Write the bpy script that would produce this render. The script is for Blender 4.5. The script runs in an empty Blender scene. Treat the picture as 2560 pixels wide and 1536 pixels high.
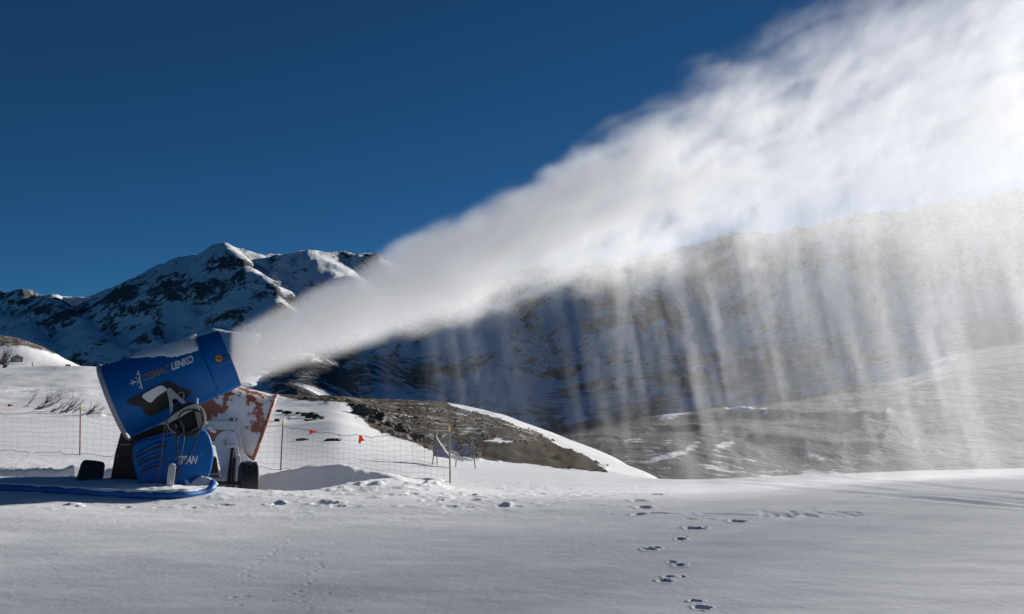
import bpy, bmesh, math, random
import numpy as np
from mathutils import Vector, Matrix

random.seed(7)
RNG = np.random.default_rng(11)
SC = bpy.context.scene
COL = SC.collection
rad = math.radians

# ------------------------------------------------------------------ camera
F, VH = 2217.0, 950.0                     # focal length and eye level in photograph pixels (2560 wide)
CZ = 1.6
PITCH = math.atan((VH - 768.0) / F)
cp, sp = math.cos(PITCH), math.sin(PITCH)
cam_d = bpy.data.cameras.new('camera')
cam_d.sensor_width = 36.0
cam_d.lens = F / 2560.0 * 36.0
cam_d.clip_start = 0.1
cam_d.clip_end = 20000.0
cam = bpy.data.objects.new('camera', cam_d)
COL.objects.link(cam)
cam.location = (0, 0, CZ)
cam.rotation_euler = (math.pi / 2 + PITCH, 0, 0)
SC.camera = cam

# ------------------------------------------------------------------ sky, sun, exposure
SUN_AZ, SUN_EL = 45.0, 14.5               # degrees to the right of the view direction, above the horizon
world = bpy.data.worlds.new('World')
SC.world = world
world.use_nodes = True
wn = world.node_tree
wn.nodes.clear()
sky = wn.nodes.new('ShaderNodeTexSky')
sky.sky_type = 'NISHITA'
sky.sun_disc = False
sky.sun_elevation = rad(SUN_EL)
sky.sun_rotation = rad(SUN_AZ)
sky.altitude = 5200.0
sky.air_density = 1.0
sky.dust_density = 0.0
sky.ozone_density = 6.0
bg = wn.nodes.new('ShaderNodeBackground')
bg.inputs['Strength'].default_value = 0.05
wo = wn.nodes.new('ShaderNodeOutputWorld')
tint = wn.nodes.new('ShaderNodeMix')        # the phone's deep high-altitude blue, the same over the whole sky
tint.data_type = 'RGBA'; tint.blend_type = 'MULTIPLY'
tint.inputs[0].default_value = 1.0
tint.inputs[7].default_value = (0.39, 0.70, 0.69, 1)
wn.links.new(sky.outputs[0], tint.inputs[6])
wn.links.new(tint.outputs[2], bg.inputs[0])
wn.links.new(bg.outputs[0], wo.inputs[0])

sun_d = bpy.data.lights.new('sun', 'SUN')
sun_d.energy = 5.0
sun_d.angle = rad(0.5)
sun_d.color = (1.0, 0.966, 0.915)
sun = bpy.data.objects.new('sun', sun_d)
COL.objects.link(sun)
sdir = Vector((math.sin(rad(SUN_AZ)) * math.cos(rad(SUN_EL)), math.cos(rad(SUN_AZ)) * math.cos(rad(SUN_EL)), math.sin(rad(SUN_EL))))
sun.rotation_euler = sdir.to_track_quat('Z', 'Y').to_euler()
sun.location = sdir * 60

SC.view_settings.view_transform = 'Standard'
SC.view_settings.look = 'None'
SC.view_settings.exposure = 0.5
SC.view_settings.gamma = 1.0
SC.view_settings.use_curve_mapping = False
SC.render.engine = 'CYCLES'
SC.cycles.use_denoising = True
SC.cycles.use_adaptive_sampling = True
SC.cycles.adaptive_threshold = 0.02
SC.cycles.max_bounces = 12
SC.cycles.diffuse_bounces = 3
SC.cycles.glossy_bounces = 2
SC.cycles.transparent_max_bounces = 12
SC.cycles.volume_bounces = 6
SC.cycles.volume_max_steps = 256

# ------------------------------------------------------------------ helpers
def ray(u, v):
    a, b = (u - 1280.0) / F, (768.0 - v) / F
    return np.array([a, cp - b * sp, sp + b * cp])

def P(u, v, y):
    d = ray(u, v)
    k = y / d[1]
    return Vector((d[0] * k, y, CZ + d[2] * k))

def zat(y, v):
    b = (768.0 - v) / F
    return CZ + y * (sp + b * cp) / (cp - b * sp)

def project(x, y, z):
    fw = y * cp + (z - CZ) * sp
    up = -y * sp + (z - CZ) * cp
    return 1280.0 + F * x / fw, 768.0 - F * up / fw

def smooth(a, b, x):
    t = np.clip((x - a) / (b - a), 0, 1)
    return t * t * (3 - 2 * t)

def _hash(ix, iy, seed):
    h = (ix.astype(np.int64) * 374761393 + iy.astype(np.int64) * 668265263 + seed * 144305) & 0x7fffffff
    h = ((h ^ (h >> 13)) * 1274126177) & 0x7fffffff
    h = h ^ (h >> 16)
    return (h & 0xffff) / 65535.0

def vnoise(x, y, seed=0):
    ix, iy = np.floor(x), np.floor(y)
    fx, fy = x - ix, y - iy
    fx = fx * fx * fx * (fx * (fx * 6 - 15) + 10)
    fy = fy * fy * fy * (fy * (fy * 6 - 15) + 10)
    a = _hash(ix, iy, seed); b = _hash(ix + 1, iy, seed)
    c = _hash(ix, iy + 1, seed); d = _hash(ix + 1, iy + 1, seed)
    return (a + (b - a) * fx) * (1 - fy) + (c + (d - c) * fx) * fy

def fbm(x, y, octv=4, seed=0, gain=0.5):
    s, amp, tot = 0.0, 1.0, 0.0
    for o in range(octv):
        s = s + amp * vnoise(x * 2 ** o + 17.3 * o, y * 2 ** o - 9.1 * o, seed + o)
        tot += amp
        amp *= gain
    return s / tot

def ridged(x, y, octv=5, seed=0):
    s, amp, tot, w = 0.0, 1.0, 0.0, 1.0
    for o in range(octv):
        n = 1 - np.abs(2 * vnoise(x * 2 ** o + 5.7 * o, y * 2 ** o + 3.1 * o, seed + o) - 1)
        n = n * n * w
        w = np.clip(n * 1.6, 0, 1)
        s = s + n * amp
        tot += amp
        amp *= 0.5
    return s / tot

def grid_mesh(name, X, Y, Z, mat, attrs=None, smooth_shade=True, wrap=False):
    """rows x cols arrays -> one grid mesh"""
    nr, nc = X.shape
    co = np.stack([X, Y, Z], -1).reshape(-1, 3).astype(np.float32)
    r = np.arange(nr - 1)[:, None]
    c = np.arange(nc if wrap else nc - 1)[None, :]
    c2 = (c + 1) % nc
    q = np.stack([r * nc + c, r * nc + c2, (r + 1) * nc + c2, (r + 1) * nc + c], -1).reshape(-1, 4).astype(np.int32)
    me = bpy.data.meshes.new(name)
    me.vertices.add(len(co)); me.vertices.foreach_set('co', co.ravel())
    me.loops.add(q.size); me.loops.foreach_set('vertex_index', q.ravel())
    me.polygons.add(len(q))
    me.polygons.foreach_set('loop_start', np.arange(0, q.size, 4, dtype=np.int32))
    me.polygons.foreach_set('use_smooth', np.full(len(q), smooth_shade))
    for k, a in (attrs or {}).items():
        at = me.attributes.new(k, 'FLOAT', 'POINT')
        at.data.foreach_set('value', a.ravel().astype(np.float32))
    me.update(calc_edges=True)
    me.materials.append(mat)
    o = bpy.data.objects.new(name, me)
    COL.objects.link(o)
    return o

class MB:
    """collects faces, then links them as one mesh object"""
    def __init__(self):
        self.v, self.f = [], []
    def add(self, vs, fs):
        n = len(self.v)
        self.v += [tuple(p) for p in vs]
        self.f += [tuple(i + n for i in f) for f in fs]
        return self
    def box(self, c, s, rot=None):
        c = Vector(c); hs = Vector(s) / 2
        pts = []
        for dx in (-1, 1):
            for dy in (-1, 1):
                for dz in (-1, 1):
                    p = Vector((dx * hs.x, dy * hs.y, dz * hs.z))
                    if rot is not None: p = rot @ p
                    pts.append(c + p)
        return self.add(pts, [(0, 1, 3, 2), (4, 6, 7, 5), (0, 4, 5, 1), (2, 3, 7, 6), (0, 2, 6, 4), (1, 5, 7, 3)])
    def tube(self, pts, r, seg=8, caps=True, closed=False):
        pts = [Vector(p) for p in pts]
        n = len(pts)
        rs = r if isinstance(r, (list, tuple, np.ndarray)) else [r] * n
        prev = None
        vs, fs = [], []
        for i, p in enumerate(pts):
            if closed: t = pts[(i + 1) % n] - pts[i - 1]
            else: t = pts[min(i + 1, n - 1)] - pts[max(i - 1, 0)]
            t.normalize()
            if prev is None:
                a = Vector((0, 0, 1)) if abs(t.z) < 0.9 else Vector((1, 0, 0))
                nrm = t.cross(a).normalized()
            else:
                nrm = (prev - t * prev.dot(t)).normalized()
            prev = nrm
            b = t.cross(nrm)
            for k in range(seg):
                an = 2 * math.pi * k / seg
                vs.append(p + (nrm * math.cos(an) + b * math.sin(an)) * rs[i])
        m = n if closed else n - 1
        for i in range(m):
            j = (i + 1) % n
            for k in range(seg):
                k2 = (k + 1) % seg
                fs.append((i * seg + k, i * seg + k2, j * seg + k2, j * seg + k))
        if caps and not closed:
            fs.append(tuple(range(seg - 1, -1, -1)))
            fs.append(tuple((n - 1) * seg + k for k in range(seg)))
        return self.add(vs, fs)
    def lathe(self, prof, o, a, seg=48, close=False, sector=None):
        """prof: (s, r) along axis a from o"""
        o = Vector(o); a = Vector(a).normalized()
        h = Vector((0, 0, 1)) if abs(a.z) < 0.9 else Vector((1, 0, 0))
        n1 = a.cross(h).normalized(); n2 = n1.cross(a)
        vs, fs = [], []
        for s, r in prof:
            for k in range(seg):
                an = 2 * math.pi * k / seg
                vs.append(o + a * s + (n1 * math.cos(an) + n2 * math.sin(an)) * r)
        m = len(prof)
        for i in range(m if close else m - 1):
            j = (i + 1) % m
            for k in range(seg):
                k2 = (k + 1) % seg
                fs.append((i * seg + k, j * seg + k, j * seg + k2, i * seg + k2))
        return self.add(vs, fs)
    def prism(self, outline, y0, y1, M=None):
        """outline: (x, z) loop, extruded from y0 to y1"""
        n = len(outline)
        vs = [Vector((x, y0, z)) for x, z in outline] + [Vector((x, y1, z)) for x, z in outline]
        if M is not None: vs = [M @ p for p in vs]
        fs = [tuple(range(n)), tuple(range(2 * n - 1, n - 1, -1))]
        for i in range(n):
            j = (i + 1) % n
            fs.append((i, i + n, j + n, j))
        return self.add(vs, fs)
    def build(self, name, mat, parent=None, smooth_shade=False, bevel=0.0, auto=35):
        me = bpy.data.meshes.new(name)
        me.from_pydata(self.v, [], self.f)
        bm = bmesh.new(); bm.from_mesh(me)
        bmesh.ops.recalc_face_normals(bm, faces=bm.faces)
        if bevel > 0:
            ed = [e for e in bm.edges if len(e.link_faces) == 2 and e.calc_face_angle(0) > rad(40)]
            bmesh.ops.bevel(bm, geom=ed, offset=bevel, segments=2, profile=0.5, affect='EDGES', clamp_overlap=True)
        if smooth_shade:
            for f in bm.faces: f.smooth = True
            for e in bm.edges:
                if len(e.link_faces) == 2 and e.calc_face_angle(0) > rad(auto): e.smooth = False
        bm.to_mesh(me); bm.free()
        me.materials.append(mat)
        o = bpy.data.objects.new(name, me)
        COL.objects.link(o)
        if parent is not None: o.parent = parent
        return o

def tag(o, label=None, cat=None, group=None, kind=None):
    if label: o['label'] = label
    if cat: o['category'] = cat
    if group: o['group'] = group
    if kind: o['kind'] = kind
    return o

def empty(name, loc, rz=0.0):
    o = bpy.data.objects.new(name, None)
    COL.objects.link(o)
    o.location = loc
    o.rotation_euler = (0, 0, rz)
    return o

def catmull(pts, n=8):
    pts = [Vector(p) for p in pts]
    out = []
    for i in range(len(pts) - 1):
        p0 = pts[max(i - 1, 0)]; p1 = pts[i]; p2 = pts[i + 1]; p3 = pts[min(i + 2, len(pts) - 1)]
        for k in range(n):
            t = k / n
            out.append(0.5 * ((2 * p1) + (p2 - p0) * t + (2 * p0 - 5 * p1 + 4 * p2 - p3) * t * t + (3 * p1 - p0 - 3 * p2 + p3) * t ** 3))
    out.append(pts[-1])
    return out

# ------------------------------------------------------------------ node expressions and materials
class E:
    """a scalar socket with arithmetic"""
    nt = None
    def __init__(self, s): self.s = s
    @staticmethod
    def op(o, *a, clamp=False):
        n = E.nt.nodes.new('ShaderNodeMath'); n.operation = o; n.use_clamp = clamp
        for i, x in enumerate(a):
            if isinstance(x, E): E.nt.links.new(x.s, n.inputs[i])
            else: n.inputs[i].default_value = float(x)
        return E(n.outputs[0])
    def __add__(s, o): return E.op('ADD', s, o)
    __radd__ = __add__
    def __sub__(s, o): return E.op('SUBTRACT', s, o)
    def __rsub__(s, o): return E.op('SUBTRACT', o, s)
    def __mul__(s, o): return E.op('MULTIPLY', s, o)
    __rmul__ = __mul__
    def __truediv__(s, o): return E.op('DIVIDE', s, o)
    def __rtruediv__(s, o): return E.op('DIVIDE', o, s)
    def __pow__(s, o): return E.op('POWER', s, o)

def emax(a, b): return E.op('MAXIMUM', a, b)
def emin(a, b): return E.op('MINIMUM', a, b)
def sstep(x, a, b):
    n = E.nt.nodes.new('ShaderNodeMapRange'); n.interpolation_type = 'SMOOTHSTEP'
    E.nt.links.new(x.s, n.inputs['Value'])
    for i, v in ((1, a), (2, b), (3, 0.0), (4, 1.0)):
        if isinstance(v, E): E.nt.links.new(v.s, n.inputs[i])
        else: n.inputs[i].default_value = v
    return E(n.outputs[0])
def vec(x, y, z):
    n = E.nt.nodes.new('ShaderNodeCombineXYZ')
    for i, v in enumerate((x, y, z)):
        if isinstance(v, E): E.nt.links.new(v.s, n.inputs[i])
        else: n.inputs[i].default_value = v
    return n.outputs[0]
def noise(v, scale=1.0, detail=3.0, rough=0.5, dist=0.0, color=False):
    n = E.nt.nodes.new('ShaderNodeTexNoise')
    E.nt.links.new(v, n.inputs['Vector'])
    n.inputs['Scale'].default_value = scale
    n.inputs['Detail'].default_value = detail
    n.inputs['Roughness'].default_value = rough
    n.inputs['Distortion'].default_value = dist
    return n.outputs['Color'] if color else E(n.outputs['Fac'])
def coords(kind='Object'):
    n = E.nt.nodes.new('ShaderNodeTexCoord')
    s = E.nt.nodes.new('ShaderNodeSeparateXYZ')
    E.nt.links.new(n.outputs[kind], s.inputs[0])
    return n.outputs[kind], E(s.outputs[0]), E(s.outputs[1]), E(s.outputs[2])
def mixc(f, a, b):
    n = E.nt.nodes.new('ShaderNodeMix'); n.data_type = 'RGBA'
    if isinstance(f, E): E.nt.links.new(f.s, n.inputs[0])
    else: n.inputs[0].default_value = f
    for i, c in ((6, a), (7, b)):
        if isinstance(c, (tuple, list)): n.inputs[i].default_value = (*c[:3], 1)
        else: E.nt.links.new(c, n.inputs[i])
    return n.outputs[2]
def attr(name):
    n = E.nt.nodes.new('ShaderNodeAttribute'); n.attribute_name = name
    return E(n.outputs['Fac'])

def new_mat(name):
    m = bpy.data.materials.new(name)
    m.use_nodes = True
    E.nt = m.node_tree
    b = m.node_tree.nodes['Principled BSDF']
    return m, b
def link(a, b): E.nt.links.new(a.s if isinstance(a, E) else a, b)
def bump(b, h, strength=0.3, dist=0.02):
    n = E.nt.nodes.new('ShaderNodeBump')
    n.inputs['Strength'].default_value = strength
    n.inputs['Distance'].default_value = dist
    link(h, n.inputs['Height'])
    link(n.outputs[0], b.inputs['Normal'])

def simple(name, col, rough=0.5, metal=0.0, var=0.12, scale=8.0, dirt=None, dirt_amt=0.0, spec=0.5, bmp=0.0):
    """painted or raw surface with slight mottling and optional patches of frost or dirt"""
    m, b = new_mat(name)
    v, x, y, z = coords()
    n1 = noise(v, scale, 4, 0.6)
    c = mixc(n1, tuple(k * (1 - var) for k in col), tuple(min(1, k * (1 + var)) for k in col))
    if dirt:
        n2 = noise(v, scale * 0.6, 6, 0.65)
        n3 = noise(v, scale * 5, 3, 0.6)
        f = sstep(n2 + (n3 - 0.5) * 0.35, 0.72 - dirt_amt, 0.8 - dirt_amt)
        c = mixc(f, c, dirt)
        r = f * 0.4 + rough
        link(r, b.inputs['Roughness'])
    else:
        link(n1 * 0.15 + (rough - 0.07), b.inputs['Roughness'])
    link(c, b.inputs['Base Color'])
    b.inputs['Metallic'].default_value = metal
    b.inputs['Specular IOR Level'].default_value = spec
    if bmp > 0: bump(b, noise(v, scale * 6, 4, 0.6), bmp, 0.01)
    return m

# ------------------------------------------------------------------ materials of the setting
def make_snow():
    m, b = new_mat('snow_ground')
    v, x, y, z = coords()
    e = attr('earth')
    g = attr('gully')
    n1 = noise(v, 0.35, 5, 0.6)
    n2 = noise(v, 2.2, 5, 0.65)
    n3 = noise(v, 14.0, 4, 0.6)
    f = sstep(e + (n1 - 0.5) * 0.5 + (n2 - 0.5) * 0.55 + (n3 - 0.5) * 0.3, 0.46, 0.56)
    snow = mixc(n1, (0.72, 0.725, 0.735), (0.77, 0.772, 0.778))
    earth = mixc(n2, (0.045, 0.036, 0.027), (0.13, 0.105, 0.075))
    earth = mixc(sstep(n3, 0.45, 0.7), earth, (0.10, 0.088, 0.07))
    link(mixc(f, snow, earth), b.inputs['Base Color'])
    b.inputs['Roughness'].default_value = 0.9
    b.inputs['Specular IOR Level'].default_value = 0.0
    # fine relief: crust grains and wind ripples
    rip = noise(vec(x * 0.9 + y * 0.5, y * 3.2 - x * 1.2, z), 1.6, 4, 0.55)
    gr = noise(v, 60.0, 3, 0.7)
    bump(b, rip * 0.3 + gr * 0.06 + n3 * 0.25 + f * n3 * 2.0, 0.35, 0.05)
    return m

def make_mountain():
    m, b = new_mat('mountain_rock_snow')
    v, x, y, z = coords()
    r = attr('rock')
    n0 = noise(v, 0.0035, 5, 0.6, 0.6)
    n1 = noise(v, 0.013, 6, 0.68)
    n2 = noise(v, 0.05, 5, 0.7)
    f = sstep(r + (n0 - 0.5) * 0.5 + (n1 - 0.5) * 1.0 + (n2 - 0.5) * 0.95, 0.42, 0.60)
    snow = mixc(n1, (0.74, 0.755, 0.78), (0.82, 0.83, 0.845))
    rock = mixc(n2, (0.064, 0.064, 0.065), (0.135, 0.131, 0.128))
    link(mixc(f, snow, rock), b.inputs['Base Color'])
    b.inputs['Roughness'].default_value = 0.85
    b.inputs['Specular IOR Level'].default_value = 0.1
    bump(b, n1 * 3 + n2 * 1.5, 0.6, 4.0)
    return m

M_SNOW = make_snow()
M_MTN = make_mountain()

# ------------------------------------------------------------------ the near ground: one sheet with drifts, pit, knoll and hill
PROF = {
    -900: [(9, 'z.10'), (11.5, 'z.15'), (13.2, 'z.14'), (16, 'z.10'), (20, 1135), (40, 1035), (80, 965), (120, 916), (150, 930), (215, 905), (270, 800), (340, 820), (420, 950)],
    0:   [(9, 'z.10'), (11.5, 'z.15'), (13.0, 'z.145'), (15, 'z.12'), (20, 1140), (40, 1040), (80, 965), (120, 916), (150, 930), (215, 911), (270, 836), (340, 850), (420, 960)],
    60:  [(9, 'z.10'), (11.5, 'z.15'), (13.0, 'z.145'), (15, 'z.12'), (20, 1142), (40, 1042), (80, 966), (120, 916), (150, 930), (215, 911), (270, 846), (340, 860), (420, 960)],
    130: [(9, 'z.10'), (11.5, 'z.15'), (13.0, 'z.15'), (15, 'z.12'), (20, 1145), (40, 1045), (80, 967), (120, 916), (150, 930), (215, 914), (270, 880), (340, 890), (420, 970)],
    200: [(9, 'z.10'), (11.5, 'z.14'), (13.0, 'z.15'), (15, 'z.12'), (20, 1148), (40, 1048), (80, 968), (120, 917), (150, 930), (215, 922), (270, 919), (340, 930), (420, 990)],
    420: [(9, 'z.10'), (11.5, 'z.12'), (12.6, 'z.13'), (15, 'z.12'), (20, 1160), (40, 1065), (80, 985), (120, 930), (150, 945), (270, 960), (420, 1050)],
    700: [(9, 'z.09'), (11.5, 'z.08'), (12.2, 'z.05'), (14.8, 'z.10'), (21, 1178), (40, 1090), (70, 1022), (95, 989), (130, 1000), (270, 1080), (420, 1200)],
    850: [(9, 'z.09'), (11.5, 'z.08'), (12.6, 'z.00'), (14.9, 'z.12'), (21, 1184), (36, 1090), (48, 1046), (53, 1050), (62, 1021), (100, 989), (130, 1000), (270, 1090), (420, 1250)],
    1000: [(9, 'z.09'), (11.5, 'z.07'), (13.5, 'z.03'), (15, 'z.02'), (19, 1196), (30, 1140), (45, 1096), (51, 1102), (60, 1079), (85, 1030), (110, 998), (140, 1012), (270, 1150), (420, 1300)],
    1125: [(9, 'z.09'), (12, 'z.04'), (14, 1222), (18.4, 1208), (28, 1164), (41, 1131), (47, 1128), (60, 1092), (85, 1042), (110, 1006), (140, 1025), (270, 1200), (420, 1350)],
    1250: [(9, 'z.09'), (12, 'z.04'), (18, 1211), (28, 1174), (40, 1151), (42.5, 1118), (60, 1090), (85, 1052), (110, 1031), (140, 1050), (270, 1250), (420, 1400)],
    1449: [(9, 'z.09'), (12, 'z.04'), (18, 1211), (28, 1186), (40, 1171), (43, 1151), (60, 1134), (85, 1113), (100, 1107), (140, 1140), (270, 1300), (420, 1450)],
    1560: [(9, 'z.09'), (12, 'z.04'), (18, 1212), (28, 1194), (40, 1184), (60, 1170), (85, 1156), (100, 1154), (140, 1190), (270, 1350), (420, 1500)],
    1630: [(9, 'z.09'), (12, 'z.04'), (18, 1212), (26, 1199), (34, 1195), (60, 1192), (75, 1192), (100, 1230), (140, 1290), (270, 1400), (420, 1500)],
    1740: [(9, 'z.09'), (12, 'z.03'), (18, 1214), (25, 1200), (30, 1198), (40, 1205), (60, 1260), (140, 1380), (270, 1450), (420, 1500)],
    2000: [(9, 'z.09'), (12, 'z.06'), (17, 1205), (23, 1188), (27, 1187), (36, 1200), (60, 1280), (140, 1400), (270, 1470), (420, 1500)],
    2300: [(9, 'z.09'), (12, 'z.08'), (16, 1196), (21, 1178), (25, 1176), (34, 1192), (60, 1290), (140, 1410), (270, 1470), (420, 1500)],
    2560: [(9, 'z.10'), (12, 'z.11'), (16, 1187), (20, 1172), (24, 1170), (32, 1185), (60, 1290), (140, 1410), (270, 1470), (420, 1500)],
    3500: [(9, 'z.12'), (12, 'z.15'), (16, 1175), (20, 1160), (24, 1158), (32, 1175), (60, 1290), (140, 1410), (270, 1470), (420, 1500)],
}
LY = np.linspace(math.log(0.3), math.log(450), 420)
UG = np.arange(-900, 3501, 10.0)
def _prof_table():
    us = sorted(PROF)
    rows = []
    for u in us:
        ys, zs = [0.3], [0.10]
        for yy, v in PROF[u]:
            ys.append(yy)
            zs.append(float(v[1:]) if isinstance(v, str) else zat(yy, v))
        rows.append(np.interp(LY, np.log(ys), zs))
    rows = np.array(rows)
    T = np.array([np.interp(UG, us, rows[:, j]) for j in range(len(LY))]).T      # u x y
    def gs(A, s, ax):
        k = np.arange(-int(3 * s), int(3 * s) + 1)
        w = np.exp(-0.5 * (k / s) ** 2); w /= w.sum()
        pad = [(0, 0), (0, 0)]; pad[ax] = (len(k) // 2, len(k) // 2)
        B = np.pad(A, pad, mode='edge')
        return np.apply_along_axis(lambda a: np.convolve(a, w, 'valid'), ax, B)
    return gs(gs(T, 2.2, 0), 1.6, 1)
PT = _prof_table()

LIPX = [-14, -7.6, -6.2, -5, -3.9, -3.3, -2.9, -2.5, -2.1, -1.7]
LIPY = [13.1, 13.1, 13.0, 12.75, 12.6, 12.5, 12.75, 13.5, 14.15, 14.75]

# footprints, clods and tracks read off the photograph as (u, v, half width m, half length m, depth m)
def c3(x, y): return 1500 + x * .4285, 1160 + y * .4285
def c5(x, y): return 900 + x * .4042, 1150 + y * .4042
def c4(x, y): return x * .4446, 1160 + y * .4446
PRINTS = []
for x, y, w, l, d in [(265, 108, .35, .22, .05), (178, 146, .12, .25, .06), (240, 137, .22, .2, .06), (312, 178, .24, .3, .07), (200, 182, .2, .1, .03), (225, 220, .17, .2, .06),
                      (255, 262, .15, .2, .07), (230, 300, .13, .1, .05), (340, 296, .22, .06, .04), (800, 343, .14, .15, .07), (550, 383, .16, .12, .06), (610, 377, .06, .08, .04),
                      (470, 444, .085, .1, .07), (505, 432, .04, .05, .04), (285, 504, .085, .09, .065), (330, 493, .06, .06, .05), (425, 576, .06, .07, .05), (462, 592, .09, .08, .06),
                      (400, 660, .07, .06, .05), (380, 684, .09, .07, .06), (485, 660, .03, .04, .04), (560, 795, .07, .05, .05), (600, 832, .09, .07, .06), (640, 330, .14, .05, .03), (520, 328, .1, .05, .04)]:
    PRINTS.append((*c3(x, y), w, l, d))
for x, y, w, l, d in [(450, 168, .25, .3, .08), (325, 207, .15, .22, .06), (385, 182, .12, .2, .05), (570, 213, .14, .2, .05), (685, 215, .15, .22, .06), (700, 246, .14, .16, .05), (850, 182, .2, .2, .05),
                      (900, 172, .12, .15, .04), (430, 254, .15, .16, .06), (480, 249, .12, .14, .05), (560, 289, .14, .12, .05), (880, 287, .13, .16, .06), (970, 287, .12, .1, .04), (280, 290, .16, .08, .03),
                      (460, 276, .2, .08, .03), (540, 145, .1, .2, .05), (1060, 158, .2, .2, .04), (665, 293, .12, .06, .03)]:
    PRINTS.append((*c5(x, y), w, l, d))
for x, y, w, l, d in [(710, 247, .1, .1, .04), (1240, 233, .22, .12, .05), (1560, 226, .16, .16, .06), (1840, 222, .26, .2, .07), (1900, 236, .14, .12, .05), (1075, 250, .08, .08, .03), (890, 250, .1, .06, .03), (1020, 232, .1, .08, .03)]:
    PRINTS.append((*c4(x, y), w, l, d))
for i in range(11):
    t = i / 10
    PRINTS.append((*c4(1640 - 270 * t + random.uniform(-12, 12), 428 + 200 * t), .045, .03, .008))
for x, y in [(1880, 445), (1800, 512), (1690, 540), (1800, 568), (1806, 585), (1765, 610), (1722, 628), (1770, 660), (1730, 680), (1680, 715), (1690, 740), (1640, 728), (1840, 722), (1535, 766), (1385, 742), (1310, 745),
             (1345, 795), (1745, 810), (1950, 828), (1670, 780), (1700, 770), (1390, 636), (2090, 345), (2195, 322), (1700, 300), (650, 325)]:
    PRINTS.append((*c4(x, y), .05, .03, .009))
CLODS = [(*c4(1990, 100), .28, .10), (*c4(2030, 112), .12, .06), (*c4(2130, 112), .14, .06), (*c4(170, 213), .10, .05), (*c4(410, 232), .12, .05), (*c4(450, 240), .08, .04), (*c5(465, 138), .16, .10), (*c5(440, 155), .18, .10),
         (*c5(490, 165), .12, .07), (*c5(905, 277), .10, .06), (*c4(430, 52), .35, .10), (*c4(405, 60), .2, .08), (*c4(520, 68), .2, .06), (*c4(1580, 215), .1, .05), (*c4(1830, 210), .12, .05), (*c4(2440, 98), .3, .12)]
TRACKS = [([(560, 106), (1200, 155), (1750, 195), (2474, 254), (3000, 296)], .10, .05), ([(760, 92), (1200, 120), (1750, 166), (2474, 228), (3000, 276)], .13, .06), ([(880, 84), (1250, 112), (1750, 156), (2474, 212), (3000, 255)], .08, .04),
          ([(1150, 58), (1600, 100), (2100, 140), (2474, 174), (3000, 225)], .10, .05), ([(1850, 30), (2150, 52), (2474, 86), (3000, 140)], .10, .04), ([(600, 301), (760, 302), (960, 310)], .04, .035), ([(200, 304), (300, 295), (430, 299)], .035, .03)]

def base_z(x, y):
    """smooth terrain without small marks"""
    x = np.asarray(x, float); y = np.asarray(y, float)
    rho = np.hypot(x, y); th = np.arctan2(x, y)
    tc = np.clip(th, -0.83, 0.83)
    yy = np.maximum(rho * np.cos(tc), 0.31)
    u = np.clip(1280 + F * np.tan(tc) / cp, -900, 3499)
    fi = (u - UG[0]) / 10.0
    fj = np.clip((np.log(yy) - LY[0]) / (LY[1] - LY[0]), 0, len(LY) - 1.001)
    i = np.clip(fi.astype(int), 0, len(UG) - 2); j = fj.astype(int)
    a, b = fi - i, fj - j
    z = PT[i, j] * (1 - a) * (1 - b) + PT[i + 1, j] * a * (1 - b) + PT[i, j + 1] * (1 - a) * b + PT[i + 1, j + 1] * a * b
    # the dug-out the guns stand in
    lip = np.interp(x, LIPX, LIPY)
    far = 15.0 + 0.5 * (fbm(x * 0.9 + 4, x * 0 + 1.5, 3, 5) - 0.5) - 0.35 * smooth(-6.2, -7.4, x) + 0.12 * (fbm(x * 2.2, y * 1.5, 3, 8) - 0.5)
    pit = smooth(0, 0.7, y - lip) * smooth(0, 0.4, far - y) * smooth(-13.5, -10, x) * (1 - smooth(-2.6, -1.6, x))
    z = z - 0.42 * pit
    # drift bank heaped behind the dug-out
    bank = np.exp(-((y - far - 0.25) / 0.5) ** 2) * smooth(-1.5, -3.0, x) * smooth(-14, -9, x)
    z = z + bank * (0.03 + 0.09 * np.exp(-((x + 3.05) / 0.9) ** 2) * fbm(x * 1.3, y, 3, 31) * 1.5 - 0.10 * np.exp(-((x + 4.2) / 0.5) ** 2))
    # soft swell across the foreground
    z = z + 0.05 * np.exp(-((y - 11.2 + 0.25 * x) / 0.9) ** 2) * smooth(-3.6, -5.4, x) - 0.05 * np.exp(-((y - 9.9 + 0.22 * x) / 0.8) ** 2) * smooth(-1.5, -5, x)
    return z

def ground_point(u, v, y0=4.0, y1=120.0):
    """first hit of the ray through a photograph pixel with the terrain"""
    ys = np.geomspace(y0, y1, 1500)
    d = ray(u, v)
    k = ys / d[1]
    dz = CZ + d[2] * k - base_z(d[0] * k, ys)
    h = np.nonzero(dz < 0)[0]
    i = h[0] if len(h) else int(np.argmin(dz))
    return d[0] * k[i], ys[i]

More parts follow.
